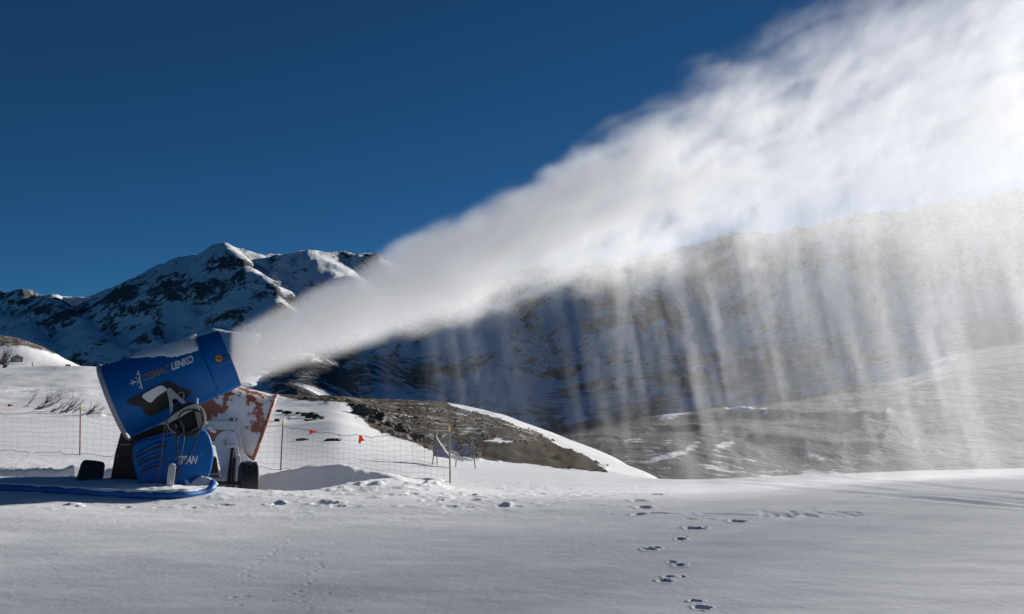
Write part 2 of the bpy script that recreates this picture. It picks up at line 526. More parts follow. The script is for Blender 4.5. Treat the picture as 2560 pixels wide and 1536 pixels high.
def detail_z(X, Y, Z):
    rho = np.hypot(X, Y)
    near = np.exp(-(rho / 60) ** 2)
    z = Z + 0.022 * near * (fbm(X * 0.35 + Y * 0.12, Y * 0.8, 4, 3) - 0.5) * 2
    z += 0.004 * near * (fbm(X * 1.8 + Y * 1.1, Y * 4.5, 3, 9) - 0.5) * 2 * fbm(X * .3, Y * .3, 2, 77)
    # loose broken snow where people have walked, around the guns and in front of the net
    br = np.exp(-((Y - 13.2) / 2.2) ** 2) * smooth(3.5, -1.0, X) + 0.6 * np.exp(-((Y - 17) / 5.0) ** 2) * smooth(4, 0, X)
    z += br * 0.011 * np.maximum(fbm(X * 4.5, Y * 4.5, 4, 21) - 0.52, 0) * 6
    z += 0.35 * smooth(30, 60, rho) * (fbm(X * .12, Y * .12, 4, 13) - 0.5) * 2
    # stamped marks
    flatX, flatY, flatZ = X.ravel(), Y.ravel(), z.ravel()
    for u, v, w, l, d in PRINTS:
        w, l, d = w * .68, l * .7, d * .34
        gx, gy = ground_point(u, v)
        s = np.nonzero((np.abs(flatX - gx) < 3 * w) & (np.abs(flatY - gy) < 3 * l + .1))[0]
        if not len(s): continue
        an = random.uniform(-.5, .5)
        dx = (flatX[s] - gx); dy = (flatY[s] - gy)
        a = (dx * math.cos(an) + dy * math.sin(an)) / w; b = (-dx * math.sin(an) + dy * math.cos(an)) / l
        r = np.sqrt(a * a + b * b) + 0.9 * (fbm(flatX[s] * 1.1 / w, flatY[s] * 1.1 / w, 3, int(u)) - 0.5)
        flatZ[s] += -d * 1.15 * (1 - smooth(0.45, 0.95, r)) + d * 0.55 * np.exp(-((r - 1.25) / 0.28) ** 2) * fbm(flatX[s] * 3 / w, flatY[s] * 3 / w, 2, 5)
    for u, v, w, h in CLODS:
        h *= .5
        gx, gy = ground_point(u, v)
        s = np.nonzero((np.abs(flatX - gx) < 2.5 * w) & (np.abs(flatY - gy) < 2.5 * w))[0]
        if not len(s): continue
        r = np.hypot(flatX[s] - gx, (flatY[s] - gy) * .8) / w + 0.9 * (fbm(flatX[s] * 1.5 / w, flatY[s] * 1.5 / w, 3, int(v)) - 0.5)
        flatZ[s] += h * (1 - smooth(0.25, 1.0, r))
    for pl, w, d in TRACKS:
        pts = np.array([ground_point(*c3(*p)) for p in pl])
        lo, hi = pts.min(0) - .6, pts.max(0) + .6
        s = np.nonzero((flatX > lo[0]) & (flatX < hi[0]) & (flatY > lo[1]) & (flatY < hi[1]))[0]
        if not len(s): continue
        q = np.stack([flatX[s], flatY[s]], -1)
        q = q + 0.06 * (np.stack([fbm(q[:, 0], q[:, 1], 2, 3), fbm(q[:, 0], q[:, 1], 2, 4)], -1) - .5)
        dm = np.full(len(s), 9.0)
        for p0, p1 in zip(pts[:-1], pts[1:]):
            e = p1 - p0
            t = np.clip(((q - p0) @ e) / (e @ e), 0, 1)
            dm = np.minimum(dm, np.hypot(*(q - p0 - t[:, None] * e).T))
        w = w * 1.25; d = d * .27
        flatZ[s] += -d * np.exp(-(dm / w) ** 2) + d * 0.45 * np.exp(-((dm - 2.0 * w) / (0.8 * w)) ** 2)
    # scattered crumbs beside the long drift line
    for k in range(150):
        t = random.random()
        u, v = c3(950 + 560 * t + random.uniform(-20, 20), 308 + random.gauss(0, 12) - 10 * math.sin(t * 3))
        gx, gy = ground_point(u, v)
        w = random.uniform(.02, .05)
        s = np.nonzero((np.abs(flatX - gx) < 3 * w) & (np.abs(flatY - gy) < 3 * w + .05))[0]
        flatZ[s] -= random.uniform(.003, .009) * np.exp(-((flatX[s] - gx) / w) ** 2 - ((flatY[s] - gy) / (w * 1.3)) ** 2)
    return flatZ.reshape(X.shape)

def inpoly(u, v, poly):
    c = np.zeros(u.shape, bool)
    n = len(poly)
    for i in range(n):
        (x0, y0), (x1, y1) = poly[i], poly[(i + 1) % n]
        if y0 == y1: continue
        cond = ((y0 > v) != (y1 > v)) & (u < (x1 - x0) * (v - y0) / (y1 - y0) + x0)
        c ^= cond
    return c

def ds(pts): return [(x * 1.0352, y * 1.0352) for x, y in pts]
EARTH = [
    (ds([(640, 948), (860, 951), (1040, 958), (1115, 985), (1210, 1012), (1300, 1046), (1355, 1080), (1310, 1081), (1200, 1062), (1150, 1073), (1165, 1112), (1090, 1112), (1020, 1080), (955, 1062), (895, 1036), (858, 1004), (842, 980), (700, 966)]), 0.585),
    (ds([(1143, 1070), (1332, 1074), (1402, 1098), (1464, 1140), (1400, 1138), (1300, 1124), (1145, 1112)]), 1.0),
    (ds([(1340, 1074), (1400, 1090), (1470, 1128), (1464, 1142), (1400, 1112)]), 0.5),
    (ds([(-300, 760), (60, 806), (110, 835), (170, 866), (150, 862), (100, 850), (50, 842), (-300, 856)]), 0.58),
    (ds([(1270, 1030), (1360, 1062), (1350, 1072), (1260, 1040)]), 0.43),
    (ds([(690, 1000), (720, 996), (780, 1003), (780, 1012), (700, 1014)]), 0.42),
    (ds([(640, 1020), (690, 1012), (680, 1028), (640, 1030)]), 0.4),
    (ds([(-300, 935), (60, 938), (140, 944), (260, 955), (260, 959), (130, 950), (-300, 941)]), 0.40),
    (ds([(200, 998), (250, 1000), (250, 1008), (205, 1006)]), 0.44),
]
def build_ground():
    th = np.concatenate([np.linspace(-math.pi, -0.85, 26)[:-1], np.linspace(-0.85, -0.58, 28)[:-1],
                         np.arctan(np.linspace(math.tan(-0.58), math.tan(0.58), 1150)), np.linspace(0.58, 0.85, 28)[1:], np.linspace(0.85, math.pi, 26)[1:-1]])
    yr = np.concatenate([[0.35, 0.8, 1.5, 2.2, 3.0, 3.6, 4.1], 1 / np.linspace(1 / 4.5, 1 / 36.0, 470), np.geomspace(36.6, 440, 150)])
    TH, YR = np.meshgrid(th, yr)
    RHO = YR / np.maximum(np.cos(TH), 0.66)
    X, Y = RHO * np.sin(TH), RHO * np.cos(TH)
    Z = base_z(X, Y)
    Z = detail_z(X, Y, Z)
    # a flattened rim so the sheet stays under the far slopes
    u, v = project(X, np.maximum(Y, 0.05), Z)
    earth = np.zeros_like(X)
    for poly, val in EARTH:
        m = inpoly(u, v, poly) & (Y > 36)
        earth = np.where(m, np.maximum(earth, val), earth)
    k = np.array([1, 2, 1]) / 4.0
    for _ in range(3):
        earth[1:-1] = k[0] * earth[:-2] + k[1] * earth[1:-1] + k[2] * earth[2:]
        earth[:, 1:-1] = k[0] * earth[:, :-2] + k[1] * earth[:, 1:-1] + k[2] * earth[:, 2:]
    Z = Z + earth * 0.5 * (fbm(X * .8, Y * .8, 3, 61) - 0.4)
    o = grid_mesh('ground', X, Y, Z, M_SNOW, {'earth': earth, 'gully': earth * 0}, wrap=True)
    tag(o, kind='structure')
    return o, (X, Y, Z, earth, u, v)
GROUND, GDATA = build_ground()

def gz(x, y): return float(base_z(np.array([x]), np.array([y]))[0])

# ------------------------------------------------------------------ the mountains across the valley
def dT(*pts): return [(x * 1.0352, y * 1.0352, d) for x, y, d in pts]
RIDGES = [
    # main crest
    (dT((-700, 760, 3800), (-300, 690, 3700), (0, 705, 3600), (45, 697, 3600), (62, 703, 3600), (130, 700, 3600), (200, 705, 3600), (270, 695, 3550), (330, 670, 3500), (400, 632, 3450), (450, 610, 3400), (480, 604, 3400),
        (540, 578, 3350), (600, 597, 3400), (640, 612, 3450), (690, 613, 3500), (745, 597, 3450), (790, 598, 3500), (860, 606, 3550), (930, 622, 3600), (1050, 640, 3700), (1150, 655, 3700), (1250, 650, 3600), (1370, 636, 3400),
        (1500, 615, 3200), (1650, 590, 3100), (1800, 556, 3000), (1880, 552, 3000), (1960, 545, 2950), (2050, 515, 2900), (2200, 500, 2900), (2330, 478, 2850), (2473, 440, 2800), (2800, 400, 2800), (3300, 420, 2900)), 0.82, .8),
    # spurs of the left mountain
    (dT((745, 597, 3450), (695, 638, 3300), (628, 684, 3150)), .60, .8),
    (dT((400, 632, 3450), (440, 700, 3150), (520, 770, 2800), (600, 850, 2300)), .95, .8),
    (dT((540, 578, 3350), (600, 640, 3150), (660, 720, 2850), (730, 790, 2500)), .95, .8),
    (dT((790, 598, 3500), (850, 660, 3200), (900, 730, 2900), (960, 800, 2550)), .95, .8),
    (dT((270, 695, 3550), (330, 760, 3100), (420, 830, 2600)), .92, .8),
    (dT((130, 700, 3600), (200, 770, 3100), (300, 840, 2600)), .92, .8),
    (dT((-100, 697, 3600), (30, 760, 3200), (120, 830, 2700)), .92, .8),
    # mid spurs with the rocky knob
    (dT((560, 945, 1350), (600, 905, 1450), (690, 868, 1600), (780, 850, 1700), (830, 848, 1750), (870, 880, 1650), (920, 925, 1500), (965, 958, 1380)), 0.82, .5),
    (dT((830, 848, 1750), (890, 858, 2000), (1000, 864, 2250), (1080, 838, 2300), (1130, 814, 2300), (1165, 835, 2250), (1190, 860, 2150), (1260, 888, 1950), (1340, 920, 1750)), 0.73, .6),
    (dT((1165, 835, 2250), (1170, 880, 1950), (1215, 915, 1650), (1245, 950, 1400), (1210, 1000, 1100)), 0.66, .6),
    (dT((780, 850, 1700), (730, 890, 1450), (690, 930, 1200)), 0.79, .5),
    (dT((1080, 838, 2300), (1060, 900, 1900), (1000, 950, 1500)), 0.66, .5),
    # long ribs that rise to the right under the spray
    (dT((1340, 1085, 650), (1450, 1060, 750), (1600, 1000, 950), (1800, 925, 1350), (2000, 870, 1750), (2250, 830, 2200), (2600, 800, 2400)), 0.53, .3),
    (dT((1480, 884, 1900), (1650, 872, 2000), (1840, 862, 2100), (2050, 800, 2300), (2250, 720, 2500), (2700, 600, 2600)), 0.66, .5),
    (dT((1500, 1125, 560), (1700, 1085, 680), (1900, 1035, 850), (2150, 1010, 1100), (2473, 985, 1500), (2900, 960, 1700)), .22, .25),
    (dT((1650, 590, 3100), (1560, 700, 2700), (1500, 800, 2300)), 0.77, .7),
    (dT((2050, 515, 2900), (1950, 640, 2600), (1880, 760, 2350)), 0.77, .7),
    (dT((2330, 478, 2850), (2300, 600, 2500), (2250, 720, 2450)), 0.77, .7),
    (dT((1370, 636, 3400), (1350, 740, 2900), (1400, 840, 2400)), 0.73, .7),
    (dT((1100, 650, 3700), (1150, 730, 3200), (1130, 814, 2300)), 0.73, .7),
]
def wander(Q):
    for it in range(2):
        out = [Q[0]]
        for p0, p1 in zip(Q[:-1], Q[1:]):
            L = np.linalg.norm((p1 - p0)[:2])
            mid = (p0 + p1) / 2
            f = 1 + RNG.normal(0, .035) * min(1, L / 400)            # slide along the line of sight, keep the outline
            mid = np.array([mid[0] * f, mid[1] * f, CZ + (mid[2] - CZ) * f])
            s = RNG.normal(0, .05) * L
            mid[0] += s
            mid[2] += RNG.normal(0, .016) * L
            out += [mid, p1]
        Q = np.array(out)
    return Q

def build_mountains():
    u = np.concatenate([np.linspace(-1100, -120, 90)[:-1], np.linspace(-120, 2680, 800), np.linspace(2680, 3600, 90)[1:]])
    y = np.geomspace(330, 4600, 360)
    U, Y = np.meshgrid(u, y)
    X = (U - 1280) / F * cp * Y
    vb = np.interp(np.log(Y), np.log([330, 500, 900, 1500, 2600, 4600]), [1330, 1205, 1085, 1005, 960, 930])
    vb = vb + 25 * smooth(1500, 200, U)
    Z = CZ + Y * (VH - vb) / F
    right = smooth(-50, 250, X)
    Z = Z + 0.15 * np.maximum(X - 0.02 * Y, 0) * smooth(400, 900, Y) + 0.02 * np.maximum(Y - 650, 0) * right
    wx = 130 * (fbm(X * .0022, Y * .0022, 4, 41) - .5) + 40 * (fbm(X * .009, Y * .009, 3, 43) - .5)
    wy = 130 * (fbm(X * .0022 + 9, Y * .0022, 4, 44) - .5) + 40 * (fbm(X * .009, Y * .009 + 3, 3, 45) - .5)
    best = np.full(X.shape, -1e9); dcrest = np.full(X.shape, 1e9)
    for ri, (pts, sl, rock) in enumerate(RIDGES):
        rnd = 12.0 if ri == 0 else 45.0
        Q = wander(np.array([P(a, b, d) for a, b, d in pts]))
        for p0, p1 in zip(Q[:-1], Q[1:]):
            e = p1[:2] - p0[:2]
            t = np.clip(((X - p0[0]) * e[0] + (Y - p0[1]) * e[1]) / (e @ e), 0, 1)
            ddx = X - p0[0] - t * e[0]; ddy = Y - p0[1] - t * e[1]
            d0 = np.hypot(ddx, ddy)
            fade = smooth(0, 220, d0)
            d = np.hypot(ddx + wx * fade, ddy + wy * fade)
            h = p0[2] + t * (p1[2] - p0[2]) - sl * (np.sqrt(d * d + rnd * rnd) - rnd)
            best = np.maximum(best, h)
    nz = ridged(X * .0035 + Y * .0012, Y * .0035, 5, 71)
    hgt = smooth(-20, 60, best - Z)
    k = 10 + 30 * smooth(1700, 3000, Y)
    mx = np.maximum(Z, best)
    Z2 = mx + k * np.log(np.exp((Z - mx) / k) + np.exp((best - mx) / k)) - k * 0.2
    amp = 12 + 26 * smooth(700, 3000, Y)
    Z2 = Z2 + amp * (nz - 0.42) * (0.25 + 0.75 * hgt) + amp * 0.22 * (fbm(X * .02, Y * .02, 4, 72) - .5)
    Z2 = Z2 + right * smooth(350, 700, Y) * smooth(2300, 1200, Y) * smooth(2420, 2200, U) * (34 * (ridged(X * .0045 - Y * .002, Y * .0022 + X * .0015, 5, 88) - .42) + 2 * (fbm(X * .03, Y * .03, 4, 89) - .5))
    # rock share: steep, high on ribs; brown lower slopes on the right
    gy_, gx_ = np.gradient(Z2)
    dy_ = np.gradient(Y, axis=0); dxx = np.gradient(X, axis=1)
    slope = np.hypot(gy_ / np.maximum(dy_, 1e-3), gx_ / np.maximum(dxx, 1e-3))
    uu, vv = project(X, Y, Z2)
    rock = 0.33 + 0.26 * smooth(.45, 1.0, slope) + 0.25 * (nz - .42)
    rock = rock + 0.12 * smooth(560, 700, uu) * smooth(1300, 1150, uu) * smooth(845, 880, vv) * (Y < 2300)  # rock tone added to darken the sunlit mid ridges, standing in for shade
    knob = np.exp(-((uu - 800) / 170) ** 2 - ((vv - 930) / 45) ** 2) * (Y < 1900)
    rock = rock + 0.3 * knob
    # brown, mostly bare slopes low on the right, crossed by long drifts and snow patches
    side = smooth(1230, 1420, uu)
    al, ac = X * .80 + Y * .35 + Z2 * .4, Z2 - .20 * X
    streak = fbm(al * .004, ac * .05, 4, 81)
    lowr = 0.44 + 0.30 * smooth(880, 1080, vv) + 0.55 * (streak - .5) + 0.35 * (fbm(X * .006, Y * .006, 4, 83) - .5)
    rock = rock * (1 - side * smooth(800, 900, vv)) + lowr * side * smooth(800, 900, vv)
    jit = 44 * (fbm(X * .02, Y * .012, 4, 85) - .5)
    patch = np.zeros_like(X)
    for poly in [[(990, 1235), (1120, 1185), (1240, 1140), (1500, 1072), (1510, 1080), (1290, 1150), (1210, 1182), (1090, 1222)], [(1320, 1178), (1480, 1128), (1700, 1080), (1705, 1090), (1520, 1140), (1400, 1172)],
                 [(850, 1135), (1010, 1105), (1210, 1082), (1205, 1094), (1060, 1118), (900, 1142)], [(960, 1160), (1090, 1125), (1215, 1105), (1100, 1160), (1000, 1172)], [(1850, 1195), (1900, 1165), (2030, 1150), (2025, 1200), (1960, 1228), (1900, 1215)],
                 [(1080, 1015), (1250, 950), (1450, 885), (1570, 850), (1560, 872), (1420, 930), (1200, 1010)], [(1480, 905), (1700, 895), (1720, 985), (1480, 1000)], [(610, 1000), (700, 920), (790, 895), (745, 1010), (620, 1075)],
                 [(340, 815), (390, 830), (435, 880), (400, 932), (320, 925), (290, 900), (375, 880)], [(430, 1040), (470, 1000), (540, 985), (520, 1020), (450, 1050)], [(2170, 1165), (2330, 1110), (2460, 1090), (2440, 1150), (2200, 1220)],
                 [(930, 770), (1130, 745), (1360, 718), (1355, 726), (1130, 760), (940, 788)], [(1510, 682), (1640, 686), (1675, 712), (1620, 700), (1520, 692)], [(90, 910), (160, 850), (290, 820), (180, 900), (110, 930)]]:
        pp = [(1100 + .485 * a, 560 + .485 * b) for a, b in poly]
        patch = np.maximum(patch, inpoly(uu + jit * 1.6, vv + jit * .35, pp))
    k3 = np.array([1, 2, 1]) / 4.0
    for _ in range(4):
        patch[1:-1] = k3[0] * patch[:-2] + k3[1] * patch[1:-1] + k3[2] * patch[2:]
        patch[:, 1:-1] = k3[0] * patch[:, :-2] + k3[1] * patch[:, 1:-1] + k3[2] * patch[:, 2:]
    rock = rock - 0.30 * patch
    rock = rock + 0.5 * smooth(2350, 2450, uu) * smooth(780, 820, vv)  # rock tone painted over a sunlit facet to darken it
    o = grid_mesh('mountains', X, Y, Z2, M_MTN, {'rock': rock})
    tag(o, kind='structure')
    return o
MOUNT = build_mountains()

# ------------------------------------------------------------------ materials of the things
M_BLUE = simple('blue_paint', (0.002, 0.105, 0.34), 0.5, var=0.22, scale=3.0, dirt=(0.16, 0.26, 0.40), dirt_amt=0.02, bmp=0.08, spec=0.22)
M_BLUE2 = simple('blue_cover', (0.002, 0.105, 0.36), 0.5, var=0.25, scale=4.0, dirt=(0.10, 0.2, 0.36), dirt_amt=-0.03, spec=0.22)
M_BLACK = simple('black_rubber', (0.010, 0.010, 0.011), 0.6, var=0.3, scale=10)
M_DARKIN = simple('dark_interior', (0.02, 0.022, 0.025), 0.8)
M_STEEL = simple('galvanised_steel', (0.30, 0.315, 0.33), 0.5, metal=0.35, var=0.25, scale=14, bmp=0.1)
M_GREY = simple('grey_frosted_metal', (0.36, 0.37, 0.37), 0.7, var=0.25, scale=16, dirt=(0.7, 0.71, 0.72), dirt_amt=0.12, bmp=0.3)
M_LETTER = simple('white_lettering', (0.62, 0.64, 0.66), 0.5, var=0.08)
M_LETTER2 = simple('grey_lettering', (0.155, 0.165, 0.185), 0.5, var=0.15)
M_PALE = simple('pale_blue_lettering', (0.12, 0.19, 0.32), 0.5)
M_LOGO_OR = simple('logo_orange', (0.62, 0.22, 0.05), 0.5)
M_LOGO_DK = simple('logo_dark', (0.008, 0.012, 0.02), 0.5)
M_PLATE = simple('frosted_plate', (0.72, 0.73, 0.74), 0.7, var=0.1, scale=20, bmp=0.2)
M_SNOWC = simple('clinging_snow', (0.74, 0.745, 0.755), 0.7, var=0.03, scale=9, spec=0.15, bmp=0.5)
M_RUST = simple('rust_brown_steel', (0.085, 0.045, 0.028), 0.75, var=0.4, scale=9, dirt=(0.45, 0.44, 0.43), dirt_amt=0.06, bmp=0.3)
def make_rime():
    m, b = new_mat('rimed_orange_paint')
    v, x, y, z = coords()
    n1 = noise(v, 3.4, 6, 0.62)
    n2 = noise(v, 11.0, 4, 0.6)
    f = sstep(n1 + (n2 - 0.5) * 0.3 + sstep(x, 0.35, 1.0) * 0.135 - sstep(z, 1.45, 1.75) * 0.06, 0.545, 0.60)
    paint = mixc(n2, (0.24, 0.062, 0.032), (0.36, 0.115, 0.05))
    rime = mixc(n1, (0.52, 0.50, 0.51), (0.72, 0.71, 0.72))
    link(mixc(f, paint, rime), b.inputs['Base Color'])
    link(f * 0.35 + 0.42, b.inputs['Roughness'])
    bump(b, f * 0.8 + n2 * 0.4, 0.5, 0.012)
    return m
M_RIME = make_rime()
M_ORANGE = simple('orange_paint', (0.46, 0.115, 0.02), 0.45, var=0.2, scale=5, dirt=(0.25, 0.06, 0.03), dirt_amt=0.05)
M_RIMRED = simple('red_brown_rim', (0.30, 0.085, 0.04), 0.6, var=0.3, scale=9, dirt=(0.78, 0.78, 0.78), dirt_amt=0.2, bmp=0.2)
M_ARM = simple('pale_green_arm', (0.42, 0.46, 0.45), 0.6, var=0.12, scale=7, dirt=(0.7, 0.71, 0.72), dirt_amt=0.15)
M_FROST = simple('frosted_steel', (0.55, 0.55, 0.56), 0.75, var=0.15, scale=8, dirt=(0.27, 0.15, 0.10), dirt_amt=0.02, bmp=0.3)
M_TYRE = simple('tyre_rubber', (0.018, 0.018, 0.019), 0.75, var=0.3, scale=12, dirt=(0.30, 0.30, 0.31), dirt_amt=-0.04)
M_TYRE_FROST = simple('frosted_tyre_rubber', (0.040, 0.040, 0.041), 0.85, var=0.75, scale=3, bmp=0.3)
M_LAMP = simple('cream_lamp', (0.62, 0.58, 0.45), 0.5)
M_CABLE = simple('grey_cable', (0.10, 0.10, 0.095), 0.6)

# ------------------------------------------------------------------ the two snow guns
GY = 13.0
GAZ = rad(21.0)
KZ = 0.30991 / (F / GY)                       # metres per crop pixel at the gun
G0 = P(428.0, 1203.0, GY)
GFLOOR = gz(G0.x, G0.y)
GD = math.hypot(G0.x, G0.y)
H0 = G0.z - GFLOOR                             # pit floor below the snow lip
ZC = CZ - GFLOOR                               # eye height in gun coordinates
def L(zx, zy, y=0.0):
    """crop pixel -> gun coordinates (x right, y away along the line of sight, z up from the pit floor)"""
    f = (GD + y) / GD
    return Vector(((zx - 800) * KZ / 1.071 * f, y, ZC + ((1300 - zy) * KZ + H0 - ZC) * f))
def L2(pts, y): return [(p.x, p.z) for p in (L(a, b, y) for a, b in pts)]
def rounded(pts, n=4, k=0.28):
    out = []
    m = len(pts)
    for i in range(m):
        p0, p1, p2 = Vector(pts[i - 1]), Vector(pts[i]), Vector(pts[(i + 1) % m])
        a, b = p1.lerp(p0, k), p1.lerp(p2, k)
        for j in range(n + 1):
            t = j / n
            out.append(tuple((1 - t) ** 2 * a + 2 * t * (1 - t) * p1 + t * t * b))
    return out

class Cone:
    def __init__(s, A, B, r0, r1):
        s.o = Vector(A); s.a = (Vector(B) - s.o); s.len = s.a.length; s.a.normalize()
        s.r0, s.r1 = r0, r1
        up = Vector((0, 0, 1))
        s.n2 = (up - s.a * up.dot(s.a)).normalized()      # up
        s.n1 = s.n2.cross(s.a).normalized()               # sideways
        if s.n1.y > 0: s.n1 = -s.n1                       # towards the camera
    def r(s, t): return s.r0 + (s.r1 - s.r0) * t / s.len
    def at(s, t, phi, off=0.0):
        r = s.r(t) + off
        return s.o + s.a * t + (s.n1 * math.cos(phi) + s.n2 * math.sin(phi)) * r
    def wrap(s, zx, zy, off=0.0):
        """point of the surface seen at a crop pixel"""
        t, phi = s.len / 2, 0.0
        for _ in range(12):
            q = s.at(t, phi, off)
            w = L(zx, zy, q.y)
            d = w - q
            t += d.x * s.a.x + d.z * s.a.z
            ph = d.x * s.n2.x + d.z * s.n2.z
            phi = math.asin(max(-.999, min(.999, math.sin(phi) + 0.9 * ph / (s.r(t) + off))))
        return s.at(t, phi, off)

BA = L(350, 670); 
_dx = 900 * KZ / 1.071
BB = BA + Vector((_dx, _dx * math.tan(rad(-2)), 350 * KZ))
BAR = Cone(BA, BB, 305.5 * KZ, 240 * KZ)

def text_mesh(txt, shear=0.0, offset=0.0, spacing=1.0):
    cu = bpy.data.curves.new('t', 'FONT')
    cu.body = txt; cu.size = 1.0; cu.offset = offset; cu.shear = shear; cu.space_character = spacing
    cu.resolution_u = 3
    ob = bpy.data.objects.new('t', cu); COL.objects.link(ob)
    dg = bpy.context.evaluated_depsgraph_get()
    me = ob.evaluated_get(dg).to_mesh()
    bm = bmesh.new(); bm.from_mesh(me)
    bmesh.ops.triangulate(bm, faces=bm.faces)
    bmesh.ops.subdivide_edges(bm, edges=[e for e in bm.edges if e.calc_length() > .3], cuts=2)
    vs = np.array([v.co[:] for v in bm.verts]); bm.verts.index_update()
    fs = [tuple(v.index for v in f.verts) for f in bm.faces]
    bm.free(); ob.evaluated_get(dg).to_mesh_clear()
    bpy.data.objects.remove(ob); bpy.data.curves.remove(cu)
    lo, hi = vs.min(0), vs.max(0)
    vs = (vs - lo) / np.maximum(hi - lo, 1e-6)           # unit box
    return vs[:, :2], fs

def letters(name, txt, bl, br, hv, mat, parent, place, **kw):
    """bl, br: ends of the baseline, hv: height vector, all crop pixels; place maps a crop pixel to 3D"""
    uv, fs = text_mesh(txt, **kw)
    bl, br, hv = np.array(bl, float), np.array(br, float), np.array(hv, float)
    px = bl + uv[:, :1] * (br - bl) + uv[:, 1:] * hv
    return MB().add([place(*p) for p in px], fs).build(name, mat, parent)

def polyfan(outline, place, rings=4):
    o = np.array(outline, float); c = o.mean(0); n = len(o)
    vs = [place(*c)]; fs = []
    for r in range(1, rings + 1):
        vs += [place(*(c + (p - c) * r / rings)) for p in o]
    for i in range(n):
        fs.append((0, 1 + i, 1 + (i + 1) % n))
        for r in range(rings - 1):
            a, b = 1 + r * n, 1 + (r + 1) * n
            fs.append((a + i, b + i, b + (i + 1) % n, a + (i + 1) % n))
    return MB().add(vs, fs)

def stroke(pts, w, place):
    """flat ribbon along crop-pixel points"""
    pts = [np.array(p, float) for p in pts]
    vs, fs = [], []
    for i, p in enumerate(pts):
        t = pts[min(i + 1, len(pts) - 1)] - pts[max(i - 1, 0)]
        nrm = np.array([-t[1], t[0]]) / (np.linalg.norm(t) + 1e-9) * w / 2
        vs += [place(*(p + nrm)), place(*(p - nrm))]
    for i in range(len(pts) - 1):
        fs.append((2 * i, 2 * i + 1, 2 * i + 3, 2 * i + 2))
    return vs, fs

def build_wheel(gun, cx, cyz, y, width, radius, mat, lean=0.0, tread=True, snow=False):
    c = L(cx, cyz, y)
    ax = (Matrix.Rotation(lean, 3, 'Y') @ Vector((1, 0, 0))).normalized()
    w = width / 2; r = radius
    prof = [(-w * .80, r * .58), (-w, r * .70), (-w * 1.04, r * .84), (-w * .9, r * .95), (-w * .7, r * .985), (0, r), (w * .7, r * .985), (w * .9, r * .95), (w * 1.04, r * .84), (w, r * .70), (w * .80, r * .58)]
    wh = MB().lathe(prof, c, ax, 40, close=True).build('wheel', mat, gun, True, auto=50)
    rp = [(-w * .82, r * .57), (-w * .5, r * .5), (-w * .4, r * .16), (-w * .55, r * .12), (-w * .55, .001), (w * .55, .001), (w * .55, r * .12), (w * .4, r * .16), (w * .5, r * .5), (w * .82, r * .57)]
    MB().lathe(rp, c, ax, 24).build('rim', M_STEEL, wh, True)
    if tread:
        m = MB()
        h = Vector((0, 0, 1)); n1 = ax.cross(h).normalized(); n2 = n1.cross(ax)
        N = 34
        for i in range(N):
            for j in range(-2, 3):
                an = 2 * math.pi * (i + .5 * (j % 2)) / N
                rr = r * (1.0 if abs(j) < 2 else .975)
                d = n1 * math.cos(an) + n2 * math.sin(an)
                t = -n1 * math.sin(an) + n2 * math.cos(an)
                p = c + ax * (j * w * .36) + d * (rr + .004)
                sk = t * .010 * (1 if j % 2 else -1)
                hx, ht = ax * w * .15, t * (math.pi * r / N * .72)
                b = [p - hx - ht - sk, p + hx - ht + sk, p + hx + ht + sk, p - hx + ht - sk]
                m.add([q - d * .02 for q in b] + [q + d * .008 for q in b], [(4, 5, 6, 7), (0, 1, 5, 4), (1, 2, 6, 5), (2, 3, 7, 6), (3, 0, 4, 7)])
        m.build('tread', mat, wh)
    if snow:
        MB().tube([c + Vector((x, y0, r + .012)) for x, y0 in ((-w * .7, -.02), (-w * .2, .01), (w * .3, -.015), (w * .75, .01))], [.012, .026, .02, .01], 8).build('snow_cap', M_SNOWC, wh, True)
    return wh

